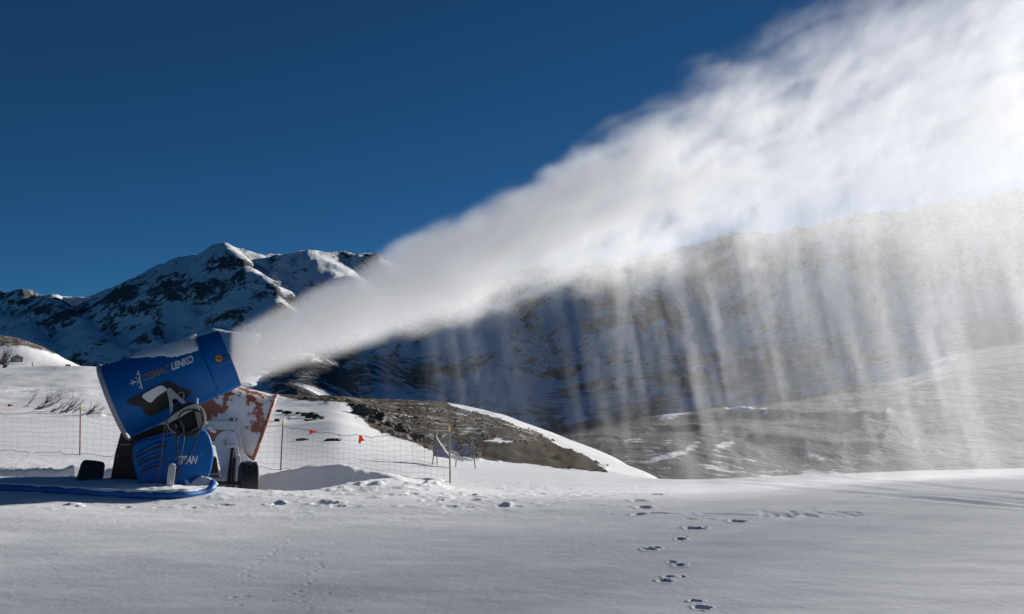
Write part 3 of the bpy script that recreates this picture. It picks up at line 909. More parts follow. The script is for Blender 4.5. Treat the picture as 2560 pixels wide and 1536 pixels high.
def build_blue_gun():
    g = empty('snow_gun', (G0.x, G0.y, GFLOOR), GAZ)
    tag(g, 'blue snow gun with tilted barrel blowing snow, standing behind the hose', 'snow gun')
    n = BAR.len
    # barrel: hollow conical housing, seam, front ring
    ts = .80 * n
    r = BAR.r
    outer = [(-.005, r(0) + .004), (.05, r(.05) + .002)] + [(t, r(t)) for t in np.linspace(.1, ts - .012, 8)] + [(ts - .004, r(ts) - .006)]
    inner = [(t, r(t) - .035) for t in np.linspace(ts - .004, 0, 6)]
    body = MB().lathe(outer + inner, BAR.o, BAR.a, 72, close=True).build('barrel', M_BLUE, g, True)
    fr = [(ts + .002, r(ts) - .006), (ts + .008, r(ts) + .007), (n - .03, r(n) + .010), (n, r(n) + .004), (n + .003, r(n) - .012), (n - .03, r(n) - .035), (ts + .002, r(ts) - .035)]
    ring = MB().lathe(fr, BAR.o, BAR.a, 72, close=True).build('front_ring', M_BLUE, g, True)
    MB().lathe([(n - .006 + .012 * math.cos(q), r(n) - .02 + .012 * math.sin(q)) for q in np.linspace(0, 2 * math.pi, 9)[:-1]], BAR.o, BAR.a, 72, close=True).build('seal', M_RIMRED, ring, True)
    nz = MB()
    for i in range(24):
        an = 2 * math.pi * i / 24
        d = BAR.n1 * math.cos(an) + BAR.n2 * math.sin(an)
        p = BAR.o + BAR.a * (n - .05) + d * (r(n) - .05)
        nz.tube([p, p + BAR.a * .05 - d * .015], [.012, .008], 6)
    tag(nz.build('nozzles', M_STEEL, ring), kind='stuff')
    # intake mouth: rounded frosted lip, guard rings and fan hub
    lip = [(-.028 + .034 * math.cos(q), r(0) + .004 + .030 * math.sin(q)) for q in np.linspace(0, 2 * math.pi, 13)[:-1]]
    MB().lathe(lip, BAR.o, BAR.a, 72, close=True).build('intake_rim', M_GREY, g, True)
    gr = MB()
    for rr in (.10, .18, .26, .34, .42, .50):
        gr.lathe([(-.03 + .004 * math.cos(q), rr + .004 * math.sin(q)) for q in np.linspace(0, 2 * math.pi, 6)[:-1]], BAR.o, BAR.a, 40, close=True)
    for i in range(8):
        an = math.pi * 2 * i / 8
        d = BAR.n1 * math.cos(an) + BAR.n2 * math.sin(an)
        gr.tube([BAR.o - BAR.a * .035 + d * .06, BAR.o - BAR.a * .035 + d * .54], .005, 5)
    gr.build('intake_guard', M_STEEL, g)
    MB().lathe([(.3, .001), (.32, .10), (.36, .14), (1.1, .14), (1.3, .06), (1.32, .001)], BAR.o, BAR.a, 24).build('fan_hub', M_DARKIN, g, True)
    fb = MB()
    for i in range(9):
        an = math.pi * 2 * i / 9
        d = BAR.n1 * math.cos(an) + BAR.n2 * math.sin(an)
        t = BAR.n2 * math.cos(an) - BAR.n1 * math.sin(an)
        c0 = BAR.o + BAR.a * .42
        fb.add([c0 + d * .13 - t * .05 - BAR.a * .03, c0 + d * .13 + t * .05 + BAR.a * .03, c0 + d * .47 + t * .07 + BAR.a * .02, c0 + d * .47 - t * .07 - BAR.a * .02], [(0, 1, 2, 3)])
    fb.build('fan_blades', M_STEEL, g)
    # snow lying along the top of the barrel
    na, nb = 46, 26
    vs, fs = [], []
    for i in range(na):
        f = i / (na - 1)
        t = n * (.235 + .555 * f)
        p0 = rad(80) + (rad(36) - rad(80)) * min(1, f * 1.5) ** .7 + rad(9) * (float(fbm(np.array(f * 7.), np.array(.3), 3, 4)) - .5) * 2
        p1 = rad(150) - rad(30) * (1 - min(1, f * 2))
        for j in range(nb):
            e = j / (nb - 1)
            ph = p0 + (p1 - p0) * e
            ed = min(1, e * 5, (1 - e) * 5, f * 6, (1 - f) * 9)
            th = .006 + (.015 + .030 * f) * ed ** .6 * (.6 + .8 * float(fbm(np.array(f * 9.), np.array(e * 5.), 3, 6)))
            vs.append(BAR.at(t, ph, th if ed > 0 else -.004))
    for i in range(na - 1):
        for j in range(nb - 1):
            a = i * nb + j
            fs.append((a, a + 1, a + nb + 1, a + nb))
    MB().add(vs, fs).build('snow_cap', M_SNOWC, body, True, auto=80)
    lp = BAR.wrap(945, 165, .03)
    lamp = MB().box(L(941, 152, lp.y), (.075, .07, .055), Matrix.Rotation(rad(-20), 3, 'Y')).build('work_lamp', M_LAMP, g, bevel=.008)
    MB().tube([L(938, 140, lp.y) + Vector((q, 0, .004)) for q in (-.02, .0, .03, .05)], [.01, .022, .026, .012], 8).build('snow_cap', M_SNOWC, lamp, True)
    MB().box(L(1008, 195, lp.y - .2), (.04, .03, .025)).build('latch', M_BLACK, g, bevel=.004)
    # lettering and emblems wrapped on the barrel side
    W = lambda off: (lambda a, b: BAR.wrap(a, b, off))
    def c7(x, y): return ((300 + x / 12.365 - 180) / .30991, (880 + y / 12.365 - 800) / .30991)
    hv = (-8, -64)
    t1 = letters('lettering', 'DEMAC', c7(642, 985), c7(1430, 672), hv, M_LETTER2, body, W(.006), offset=.05, spacing=.95)
    t2 = letters('lettering', 'LENKO', c7(1492, 640), c7(2165, 372), hv, M_LETTER, body, W(.006), offset=.05, spacing=.95)
    m = MB()
    for pts, w in [([(470, 640), (520, 860), (550, 1000), (600, 1190)], 42), ([(530, 920), (440, 955), (345, 985), (235, 1035)], 30), ([(350, 975), (310, 945), (262, 930)], 24), ([(355, 980), (335, 1030), (322, 1080)], 24), ([(440, 950), (395, 990), (360, 1000)], 18),
                   ([(490, 750), (440, 745), (400, 740)], 24), ([(490, 755), (440, 720), (405, 715)], 14), ([(520, 890), (460, 875), (395, 855)], 24), ([(520, 960), (485, 1000), (450, 1055)], 24), ([(565, 1090), (535, 1120), (505, 1165)], 22), ([(380, 800), (430, 830)], 12)]:
        m.add(*stroke([c7(*p) for p in pts], w / 12.365 / .30991, W(.006)))
    m.build('snowflake_emblem', M_LETTER, body)
    # sun logo on the front ring
    WR = lambda off: (lambda a, b: BAR.wrap(a, b, off))
    def c9(x, y): return ((515 + x / 24.74 - 180) / .30991, (870 + y / 24.74 - 800) / .30991)
    cx, cy = 600, 745
    star = [c9(cx + (250 if i % 2 else 205) * math.cos(i * math.pi / 12), cy + (250 if i % 2 else 205) * math.sin(i * math.pi / 12)) for i in range(24)]
    polyfan(star, WR(.016), 3).build('sun_logo', M_LOGO_OR, ring)
    polyfan([c9(cx + 20 + 125 * math.cos(i * math.pi / 8), cy - 5 + 85 * math.sin(i * math.pi / 8) - 40 * math.cos(i * math.pi / 16)) for i in range(16)], WR(.019), 2).build('logo_centre', M_LOGO_DK, ring)
    v_, f_ = stroke([c9(*p) for p in [(850, 800), (870, 680), (950, 570), (1050, 500), (1110, 540), (1170, 600)]], 9, WR(.017))
    MB().add(v_, f_).build('logo_wave', M_LOGO_DK, ring)
    letters('lettering', 'Las Le\u00f1as', c9(490, 1290), c9(1400, 960), (-3.5, -22), M_PALE, ring, WR(.016), offset=.01)
    # black diamond panel with a frosted plate
    q = [(415, 665), (745, 503), (957, 600), (622, 792)]
    pan = polyfan(rounded(q, 4, .10), W(.014), 6).build('side_panel', M_BLACK, g, True)
    polyfan(rounded([(532, 622), (690, 536), (737, 562), (742, 582), (665, 628), (625, 676), (600, 676)], 3, .3), W(.026), 5).build('plate', M_PLATE, pan, True)
    # swivel bracket, motor drum and cables in front of the barrel
    yb = -.64
    br = MB().prism(L2([(733, 575), (750, 560), (772, 562), (905, 688), (880, 704), (820, 648), (792, 650), (786, 668), (803, 790), (800, 812), (770, 812), (772, 740), (756, 640)], yb), yb, yb + .035).build('pivot_bracket', M_STEEL, g, bevel=.004)
    MB().lathe([(-.012, .001), (-.012, .017), (.03, .017)], L(757, 582, yb), (0, 1, 0), 10).build('bolt', M_GREY, br)
    drum = Vector((0, -1, .12)).normalized()
    dc = L(915, 822, -.42)
    dr = MB().lathe([(0, .001), (0, .21), (.03, .245), (.22, .245), (.25, .225), (.25, .19), (.17, .17), (.17, .001)], dc, drum, 32).build('slewing_drum', M_DARKIN, g, True)
    arc = [(755, 830), (790, 800), (850, 765), (900, 735), (960, 715), (1005, 735), (1025, 790), (1025, 850), (1005, 885)]
    wd = [24, 44, 52, 50, 44, 40, 34, 26, 16]
    yc = -.70
    top = [(a, b - w / 2) for (a, b), w in zip(arc, wd)]; bot = [(a + w * .3, b + w / 2) for (a, b), w in zip(arc, wd)]
    MB().prism(L2(top + bot[::-1], yc), yc, yc + .05).build('drum_guard', M_GREY, dr, bevel=.006)
    MB().tube([L(a, b, -.66) for a, b in ((752, 845), (770, 885), (810, 918), (870, 930), (940, 915), (1000, 880))], .012, 8).build('drum_hoop', M_STEEL, dr, True)
    MB().tube([L(988, 644, -.6), L(982, 722, -.6)], [.019, .021], 10).build('peg', M_STEEL, g, True)
    MB().tube([L(a, b, yb - .01) for a, b in ((795, 850), (822, 860), (826, 892))], .02, 8).build('hose_stub', M_STEEL, g, True)
    MB().tube(catmull([L(a, b, yb + .0) for a, b in ((832, 626), (840, 604), (858, 596), (876, 606), (880, 626), (868, 662))], 4), .006, 6).build('lifting_loop', M_STEEL, g, True)
    for pts, rr, mt in [([(838, 795), (880, 748), (950, 735), (1012, 752), (1044, 810), (1030, 860), (1005, 915), (985, 1000), (930, 1110), (850, 1235), (815, 1340)], .012, M_BLACK),
                        ([(960, 742), (1022, 760), (1030, 800), (1036, 850), (1020, 905), (980, 900)], .010, M_BLACK),
                        ([(800, 850), (830, 930), (842, 1080), (848, 1185), (830, 1260)], .011, M_BLACK),
                        ([(760, 815), (742, 850), (748, 890), (780, 930), (835, 940), (880, 930), (890, 890), (868, 840), (840, 810)], .006, M_CABLE),
                        ([(745, 825), (728, 900), (722, 1010), (702, 1180), (688, 1330)], .0065, M_CABLE),
                        ([(855, 835), (884, 900), (892, 965), (880, 1060), (845, 1180), (832, 1215)], .006, M_CABLE)]:
        MB().tube(catmull([L(a, b, -.74 - random.uniform(0, .03)) for a, b in pts], 5), rr, 6).build('cable', mt, g, True)
    # housing under the barrel, with louvres and name
    out = [(485, 1060), (498, 1005), (545, 978), (720, 942), (880, 915), (1058, 903), (1100, 945), (1133, 1050), (1139, 1110), (1122, 1220), (1095, 1300), (1050, 1500), (575, 1500), (540, 1300), (506, 1200), (489, 1125)]
    hs = MB().prism(L2(rounded(out, 3, .25), -.56), -.56, .05).build('housing', M_BLUE2, g, True, bevel=.03, auto=50)
    def c2(x, y): return ((320 + x / 11.245 - 180) / .30991, (1090 + y / 11.245 - 800) / .30991)
    flat = lambda y: (lambda a, b: L(a, b, y))
    for a, w in (([(210, 535), (400, 450), (600, 345), (800, 275), (1040, 235)], 34), ([(290, 750), (420, 690), (600, 590), (780, 550), (930, 520)], 32), ([(380, 950), (540, 880), (700, 820), (900, 780)], 28)):
        px = [c2(*p) for p in a]
        c = catmull([Vector((*p, 0)) for p in px], 5)
        m = MB()
        nn = len(c)
        for i, p in enumerate(c):
            e = math.sin(math.pi * min(1, max(0, i / (nn - 1)))) ** .5
            m.v += [tuple(L(p.x, p.y - w * .75, -.562)), tuple(L(p.x, p.y - w * .35 * e, -.565 - .035 * e)), tuple(L(p.x, p.y + w * .12 * e, -.566 - .030 * e)), tuple(L(p.x, p.y + w * .10 * e, -.561))]
        for i in range(nn - 1):
            for k_ in range(3):
                m.f.append((4 * i + k_, 4 * i + k_ + 1, 4 * i + k_ + 5, 4 * i + k_ + 4))
        lv = m.build('louvre', M_BLUE2, hs, True, auto=30)
        v_, f_ = stroke([(p.x, p.y + w * .42) for p in c], w * .62, flat(-.563))
        MB().add(v_, f_).build('vent_shade', M_BLACK, hs)  # black ribbon paints the shade in the gap under the louvre lip
    letters('lettering', 'TITAN', (846, 1170), (1010, 1172), (0, -66), M_LETTER, hs, flat(-.565), shear=.32, offset=.03, spacing=.86)
    for x, y in ((1200, 75), (1385, 80), (1140, 655), (1320, 665), (2060, 560)):
        p = L(*c2(x, y), -.565)
        MB().lathe([(0, .001), (0, .009), (.012, .010)], p + Vector((0, -.004, 0)), (0, 1, 0), 8).build('bolt', M_GREY, hs)
    # supporting leg with snow on its head
    lg = MB().prism(L2([(772, 1182), (800, 1172), (831, 1190), (826, 1260), (800, 1480), (748, 1480), (762, 1300)], -.80), -.82, -.74).build('leg', M_ARM, g, bevel=.008)
    MB().tube([L(a, b, -.78) for a, b in ((778, 1180), (800, 1166), (822, 1180), (834, 1200))], [.008, .02, .018, .008], 8).build('snow_cap', M_SNOWC, lg, True)
    # chassis, axle and wheels
    MB().prism(L2([(398, 880), (470, 868), (480, 1000), (540, 1010), (560, 1500), (300, 1500), (326, 1270), (352, 1080)], .12), .12, .62).build('chassis', M_RUST, g, bevel=.02)
    MB().prism(L2([(440, 905), (720, 850), (1010, 840), (1020, 1000), (760, 1005), (470, 1020)], .1), .06, .34).build('turntable', M_RUST, g, bevel=.02)
    MB().box(L(432, 1003, .10), (.14, .02, .012)).build('snow_ledge', M_SNOWC, g, bevel=.004)
    MB().tube([L(172, 1290, .25), L(1432, 1345, .05)], .035, 10).build('axle', M_RUST, g, True)
    build_wheel(g, 168, 1284, .25, .295, 170 * KZ, M_TYRE_FROST, lean=rad(9), tread=False)
    build_wheel(g, 1433, 1334, -.05, .265, 160 * KZ, M_TYRE, lean=0, tread=True, snow=True)
    return g
GUN = build_blue_gun()

def build_orange_gun():
    g = empty('rimed_snow_gun', (G0.x, G0.y, GFLOOR), GAZ)
    off = Vector((0, 1.35, 0))
    g.location = Vector((G0.x, G0.y, GFLOOR)) + Matrix.Rotation(GAZ, 3, 'Z') @ off
    tag(g, 'orange snow gun crusted with white rime, half hidden behind the blue one', 'snow gun')
    def Q(zx, zy, y=0.0): return L(zx, zy, 1.35 + y) - off
    def Q2(pts, y): return [(p.x, p.z) for p in (Q(a, b, y) for a, b in pts)]
    s = (GD + 1.35) / GD
    A, B = Q(1562, 890, 0), Q(430, 533, .25)
    c = Cone(A, B, 280 * KZ * s, 198 * KZ * s)
    n = c.len
    outer = [(.0, c.r(0) - .01), (.02, c.r(0))] + [(t, c.r(t)) for t in np.linspace(.06, n - .02, 10)] + [(n, c.r(n) - .01)]
    inner = [(t, c.r(t) - .04) for t in np.linspace(n, 0, 6)]
    body = MB().lathe(outer + inner, c.o, c.a, 64, close=True).build('barrel', M_RIME, g, True)
    lip = [(-.01 + .026 * math.cos(q), c.r(0) + .0 + .030 * math.sin(q)) for q in np.linspace(0, 2 * math.pi, 11)[:-1]]
    MB().lathe(lip, c.o, c.a, 64, close=True).build('intake_rim', M_RIMRED, g, True)
    gr = MB()
    for rr in (.12, .22, .32, .42):
        gr.lathe([(.02 + .005 * math.cos(q), rr + .005 * math.sin(q)) for q in np.linspace(0, 2 * math.pi, 6)[:-1]], c.o, c.a, 32, close=True)
    for i in range(6):
        an = math.pi * 2 * i / 6
        d = c.n1 * math.cos(an) + c.n2 * math.sin(an)
        gr.tube([c.o + c.a * .02, c.o + c.a * .02 + d * (c.r(0) - .02)], .007, 5)
    gr.build('intake_guard', M_STEEL, g)
    fr = [(n + .0, c.r(n) - .01), (n + .01, c.r(n) + .012), (n + .1, c.r(n) + .01), (n + .1, c.r(n) - .03), (n, c.r(n) - .03)]
    MB().lathe(fr, c.o, c.a, 48, close=True).build('front_ring', M_RUST, g, True)
    # fork arm, rime-white fork plate, screw jack
    MB().prism(Q2(rounded([(1000, 826), (1290, 836), (1345, 862), (1352, 905), (1300, 908), (1000, 898)], 3, .2), -.72), -.74, -.62).build('pivot_arm', M_ARM, g, bevel=.012)
    circ = [(1243 + 97 * math.cos(a), 1003 - 97 * math.sin(a)) for a in np.linspace(rad(200), rad(-10), 14)]
    fp = MB().prism(Q2(circ + [(1352, 1100), (1372, 1200), (1362, 1480), (1215, 1480), (1222, 1320), (1190, 1180)], -.70), -.72, -.60).build('fork_plate', M_FROST, g, bevel=.01)
    MB().prism(Q2([(1290, 880), (1345, 900), (1400, 1100), (1480, 1190), (1370, 1210), (1345, 1100)], -.58), -.58, -.40).build('rear_cheek', M_FROST, g, bevel=.01)
    a0, a1 = Q(1297, 1052, -.78), Q(1262, 1400, -.78)
    m = 26
    prof = []
    for i in range(m):
        prof += [((a1 - a0).length * i / m, .018), ((a1 - a0).length * (i + .5) / m, .036)]
    MB().lathe(prof, a0, a1 - a0, 12).build('screw_jack', M_BLACK, g)
    MB().tube([Q(1318, 1130, -.76), Q(1305, 1400, -.76)], .024, 10).build('jack_rod', M_DARKIN, g, True)
    MB().box(Q(1282, 1042, -.78), (.16, .08, .028)).build('jack_plate', M_FROST, g, bevel=.004)
    MB().prism(Q2([(1232, 985), (1240, 985), (1241, 1030), (1232, 1030)], -.79), -.79, -.73).build('pin', M_RIMRED, g)
    MB().prism(Q2([(1318, 1095), (1365, 1120), (1362, 1480), (1318, 1480)], -.74), -.745, -.66).build('jack_post', M_FROST, g, bevel=.008)
    MB().prism(Q2([(1130, 1110), (1165, 1130), (1230, 1480), (1090, 1480)], -.55), -.55, -.35).build('chassis', M_RUST, g, bevel=.01)
    MB().box(Q(1150, 1256, -.8), (.20, .06, .018)).build('step', M_STEEL, g, bevel=.003)
    MB().box(Q(1150, 1300, -.8), (.24, .10, .05)).build('drawbar', M_STEEL, g, bevel=.005)
    MB().prism(Q2([(1040, 826), (1085, 842), (1080, 856), (1045, 846)], -.9), -.9, -.82).build('snow_clump', M_SNOWC, g, bevel=.006)
    MB().prism(Q2([(1082, 880), (1108, 880), (1132, 902), (1160, 915), (1150, 930), (1110, 920)], -.9), -.9, -.82).build('snow_clump', M_SNOWC, g, bevel=.006)
    return g
GUN2 = build_orange_gun()

# ------------------------------------------------------------------ hose on the snow in front of the gun
M_HOSE = simple('blue_hose', (0.015, 0.12, 0.38), 0.5, var=0.25, scale=12)
def on_ground(u, v, lift=0.0):
    x, y = ground_point(u, v)
    return Vector((x, y, gz(x, y) + lift))
def build_hose():
    px = [(-260, 1214), (-120, 1219), (0, 1222), (90, 1226), (180, 1230), (304, 1238), (354, 1241), (403, 1243), (459, 1240), (505, 1233)]
    r = .046
    pts = []
    for i, (u, v) in enumerate(px):
        x, y = ground_point(u, v + 5)
        pts.append(Vector((x, y, gz(x, y) + r * .7)))
    y0 = pts[-1].y
    pts += [P(529, 1221, y0 + .12), P(532, 1209, y0 + .26), P(516, 1198, y0 + .36), P(488, 1197, y0 + .38), P(468, 1206, y0 + .30)]
    path = catmull(pts, 8)
    o = empty('water_hose', pts[2])
    off = -pts[2]
    MB().tube([p + off for p in path], r, 12).build('hose_line', M_HOSE, o, True)
    # snow drifted against and over it
    vs, fs = [], []
    K = 8
    n = int(len(path) * 9.3 / 14)
    for i, p in enumerate(path[:n]):
        t = (path[min(i + 1, len(path) - 1)] - path[max(i - 1, 0)]).normalized()
        sd = Vector((-t.y, t.x, 0)).normalized()
        if sd.y < 0: sd = -sd
        nz_ = float(fbm(np.array(i * .22), np.array(.5), 3, 17))
        n2_ = float(fbm(np.array(i * .7), np.array(1.5), 2, 19))
        f0 = rad(175 - 95 * nz_ - 30 * n2_)                     # where the crust ends on the camera side
        for k in range(K):
            if k < 5:
                an = f0 + (rad(40) - f0) * k / 4
                th = 0.003 if k == 0 else .010 + .022 * nz_
                q = p + sd * (math.cos(an) * (r + th)) + Vector((0, 0, math.sin(an) * (r + th)))
            else:
                d = r * .9 + (k - 4) * .07
                q = p + sd * d
                q.z = max(gz(q.x, q.y), p.z - r * 1.6) + (r * 1.1 * (1 - (k - 4) / 3) - .012 * (k == 7)) + .02 * (n2_ - .5)
            vs.append(q + off)
    for i in range(n - 1):
        for k in range(K - 1):
            a = i * K + k
            fs.append((a, a + 1, a + K + 1, a + K))
    MB().add(vs, fs).build('snow_cover', M_SNOWC, o, True, auto=80)
    # snow heaped in the curled end
    c = sum((pts[i] for i in (10, 11, 12, 13, 14)), Vector()) / 5
    m = MB(); vs = []; fs = []
    for i in range(9):
        for j in range(16):
            e = i / 8; a = j / 16 * 2 * math.pi
            rr = e * (.19 + .03 * math.sin(3 * a + 1))
            hh = .105 * (1 - e ** 2.2) + .035 * (float(fbm(np.array(e * 3 + math.cos(a)), np.array(math.sin(a) * 2), 3, 9)) - .5) - .03
            vs.append(c + Vector((rr * math.cos(a) * 1.0, rr * math.sin(a) * .7, hh)) + off)
    for i in range(8):
        for j in range(16):
            j2 = (j + 1) % 16
            fs.append((i * 16 + j, i * 16 + j2, (i + 1) * 16 + j2, (i + 1) * 16 + j))
    m.add(vs, fs).build('snow_heap', M_SNOWC, o, True, auto=80)
    tag(o, 'blue water hose lying on the snow with a curled end, crusted with snow', 'hose')
build_hose()

# ------------------------------------------------------------------ net fence
M_POST = simple('dark_post', (0.05, 0.042, 0.04), 0.6, var=0.3, scale=20)
M_POSTR = simple('red_brown_post', (0.20, 0.075, 0.05), 0.6, var=0.3, scale=20)
M_YEL = simple('yellow_tip', (0.45, 0.36, 0.04), 0.5)
M_NET = simple('grey_red_netting', (0.30, 0.25, 0.235), 0.7)
M_NETR = simple('red_netting', (0.36, 0.13, 0.09), 0.7)
M_ROPE = simple('dark_rope', (0.07, 0.065, 0.065), 0.7)

def fence(label, posts, mats, net_mat, top_sag, rows, group, rope_r=.0055, wire=.0020, dx=.16, bottom=True, net_h=1.0):
    """posts: list of (base Vector, top Vector)"""
    g = empty('net_fence', posts[0][0])
    off = -posts[0][0]
    tag(g, label, 'fence', group)
    for (b, t), mt in zip(posts, mats):
        if mt is None: continue
        po = MB().tube([b - Vector((0, 0, .25)) + off, b + (t - b) * .5 + off, t + off], [.016, .016, .014], 8).build('post', mt, g, True)
        MB().tube([t - (t - b).normalized() * .11 + off, t + (t - b).normalized() * .012 + off], .019, 8).build('tip', M_YEL, po, True)
    net = MB(); rope = MB()
    for i in range(len(posts) - 1):
        (b0, t0), (b1, t1) = posts[i], posts[i + 1]
        Ls = (b1 - b0).length
        n = max(4, int(Ls / dx))
        def pt(f, h):
            b = b0.lerp(b1, f)
            b = Vector((b.x, b.y, gz(b.x, b.y) + .03))
            t = t0.lerp(t1, f) - Vector((0, 0, .12 + top_sag * 4 * f * (1 - f)))
            w = .018 * math.sin(f * 37 + h * 9) + .012 * math.sin(f * 91 + h * 23)
            p = b.lerp(t, h * net_h)
            return p + Vector((0, w * 2, w)) + off
        for r in range(rows + 1):
            h = r / rows
            big = r == rows or (r == 0 and bottom)
            (rope if big else net).tube([pt(k / n, h) for k in range(n + 1)], rope_r if big else wire, 4, caps=False)
        for k in range(n + 1):
            f = k / n
            net.tube([pt(f + .0025 * math.sin(q * 3 + k), q / rows) for q in range(rows + 1)], wire * .8, 3, caps=False)
    tag(net.build('netting', net_mat, g), kind='stuff')
    rope.build('rope', M_ROPE, g)
    return g

def post(ub, vb, ut, vt, y=None):
    if y is None:
        b = on_ground(ub, vb)
    else:
        b = P(ub, vb, y); b.z = gz(b.x, b.y)
    t = P(ut, vt, b.y)
    return b, t
pA = post(-420, 1128, -418, 1000, 21.0)
pB = post(200, 1140, 201, 1011, 21.0)
pC = post(701, 1178, 708, 1052, 21.0)
pD = post(1126, 1208, 1123, 1066, 18.4)
fence('snow fence of thin netting on slim posts behind the two snow guns', [pA, pB, pC, pD], [M_POSTR, M_POSTR, M_POST, M_POST], M_NET, .16, 8, None)
pE = post(1003, 1203, 1000, 1130, 14.9)
pF = post(1093, 1160, 1092, 1079, 27.0)
pG = post(1031, 1150, 1031, 1084, 29.0)
fence('short stretch of reddish safety net left of the sagging banner', [pF, pG], [M_POSTR, None], M_NETR, .1, 6, None, wire=.0022, dx=.36, rope_r=.004)

# ------------------------------------------------------------------ pennants on the net
def cloth(name, col, tr=.5):
    m, b = new_mat(name)
    v, x, y, z = coords()
    n = noise(v, 18, 3, .6)
    c = mixc(n, tuple(k * .85 for k in col), col)
    link(c, b.inputs['Base Color'])
    b.inputs['Roughness'].default_value = .7
    t = E.nt.nodes.new('ShaderNodeBsdfTranslucent'); link(c, t.inputs[0])
    mx = E.nt.nodes.new('ShaderNodeMixShader'); mx.inputs[0].default_value = tr
    E.nt.links.new(b.outputs[0], mx.inputs[1]); E.nt.links.new(t.outputs[0], mx.inputs[2])
    E.nt.links.new(mx.outputs[0], E.nt.nodes['Material Output'].inputs['Surface'])
    return m
M_FLAG = cloth('orange_cloth', (0.95, 0.18, 0.012))
M_FLAGW = cloth('white_cloth', (0.8, 0.79, 0.79))
M_FLAGR = cloth('faded_red_cloth', (0.60, 0.11, 0.07), .35)
def cz5(x, y): return 640 + x * .25061, 960 + y * .25061
def pennant(name, outline, y, mat, label, cat='pennant', depth=.05, extra=None):
    px = [cz5(*p) for p in outline]
    c = np.mean(px, 0)
    o3 = P(c[0], c[1], y)
    vs = []
    m = MB()
    n = len(px)
    def pt(u, v, k): return P(u, v, y) - o3 + Vector((0, depth * math.sin(k * 2.4), 0))
    ctr = pt(c[0], c[1], 1.3)
    ring = [pt(u, v, i) for i, (u, v) in enumerate(px)]
    back = [p + Vector((0, .006, 0)) for p in ring]; cb = ctr + Vector((0, .006, 0))
    vs = [ctr] + ring + [cb] + back
    fs = []
    for i in range(n):
        j = (i + 1) % n
        fs += [(0, 1 + i, 1 + j), (n + 1, n + 2 + j, n + 2 + i), (1 + i, n + 2 + i, n + 2 + j, 1 + j)]
    o = m.add(vs, fs).build(name, mat)
    o.location = o3
    tag(o, label, cat)
    if extra:
        pxe = [cz5(*p) for p in extra[0]]
        e3 = [P(u, v, y - .03) - o3 for u, v in pxe]
        MB().add(e3 + [p + Vector((0, .006, 0)) for p in e3], [tuple(range(len(e3))), tuple(range(2 * len(e3) - 1, len(e3) - 1, -1))]).build(extra[1], extra[2], o)
    return o
pennant('pennant', [(533, 456), (548, 458), (572, 466), (604, 468), (606, 474), (572, 490), (548, 503), (536, 505)], 20.6, M_FLAG, 'orange pennant blown sideways on the net, left of the pair')
pennant('pennant', [(1028, 515), (1050, 513), (1066, 535), (1081, 562), (1072, 570), (1050, 572), (1040, 598), (1024, 594)], 19.4, M_FLAG, 'orange pennant hanging limp on the net, right of the pair')
pennant('pennant', [(822, 500), (836, 500), (846, 528), (868, 545), (846, 540), (836, 558), (826, 560)], 20.0, M_FLAGW, 'small white ribbon tied to the net between the orange pennants', extra=([(822, 500), (836, 500), (838, 510), (824, 512)], 'red_band', M_FLAGR))
pennant('pennant', [(1502, 510), (1526, 505), (1540, 530), (1552, 556), (1536, 560), (1516, 545)], 22.5, M_FLAGW, 'white and red ribbon on the net left of the banner', extra=([(1470, 518), (1502, 506), (1510, 524), (1486, 528)], 'red_tail', M_FLAGR))
def cz4(x, y): return x * .1954, 960 + y * .1954
def to5(u, v): return (u - 640) / .25061, (v - 960) / .25061
pennant('pennant', [to5(*cz4(*p)) for p in [(100, 258), (128, 266), (155, 260), (158, 290), (135, 284), (104, 296)]], 20.8, M_FLAGR, 'small faded red tag on the net at the left edge', cat='tag', depth=.03)

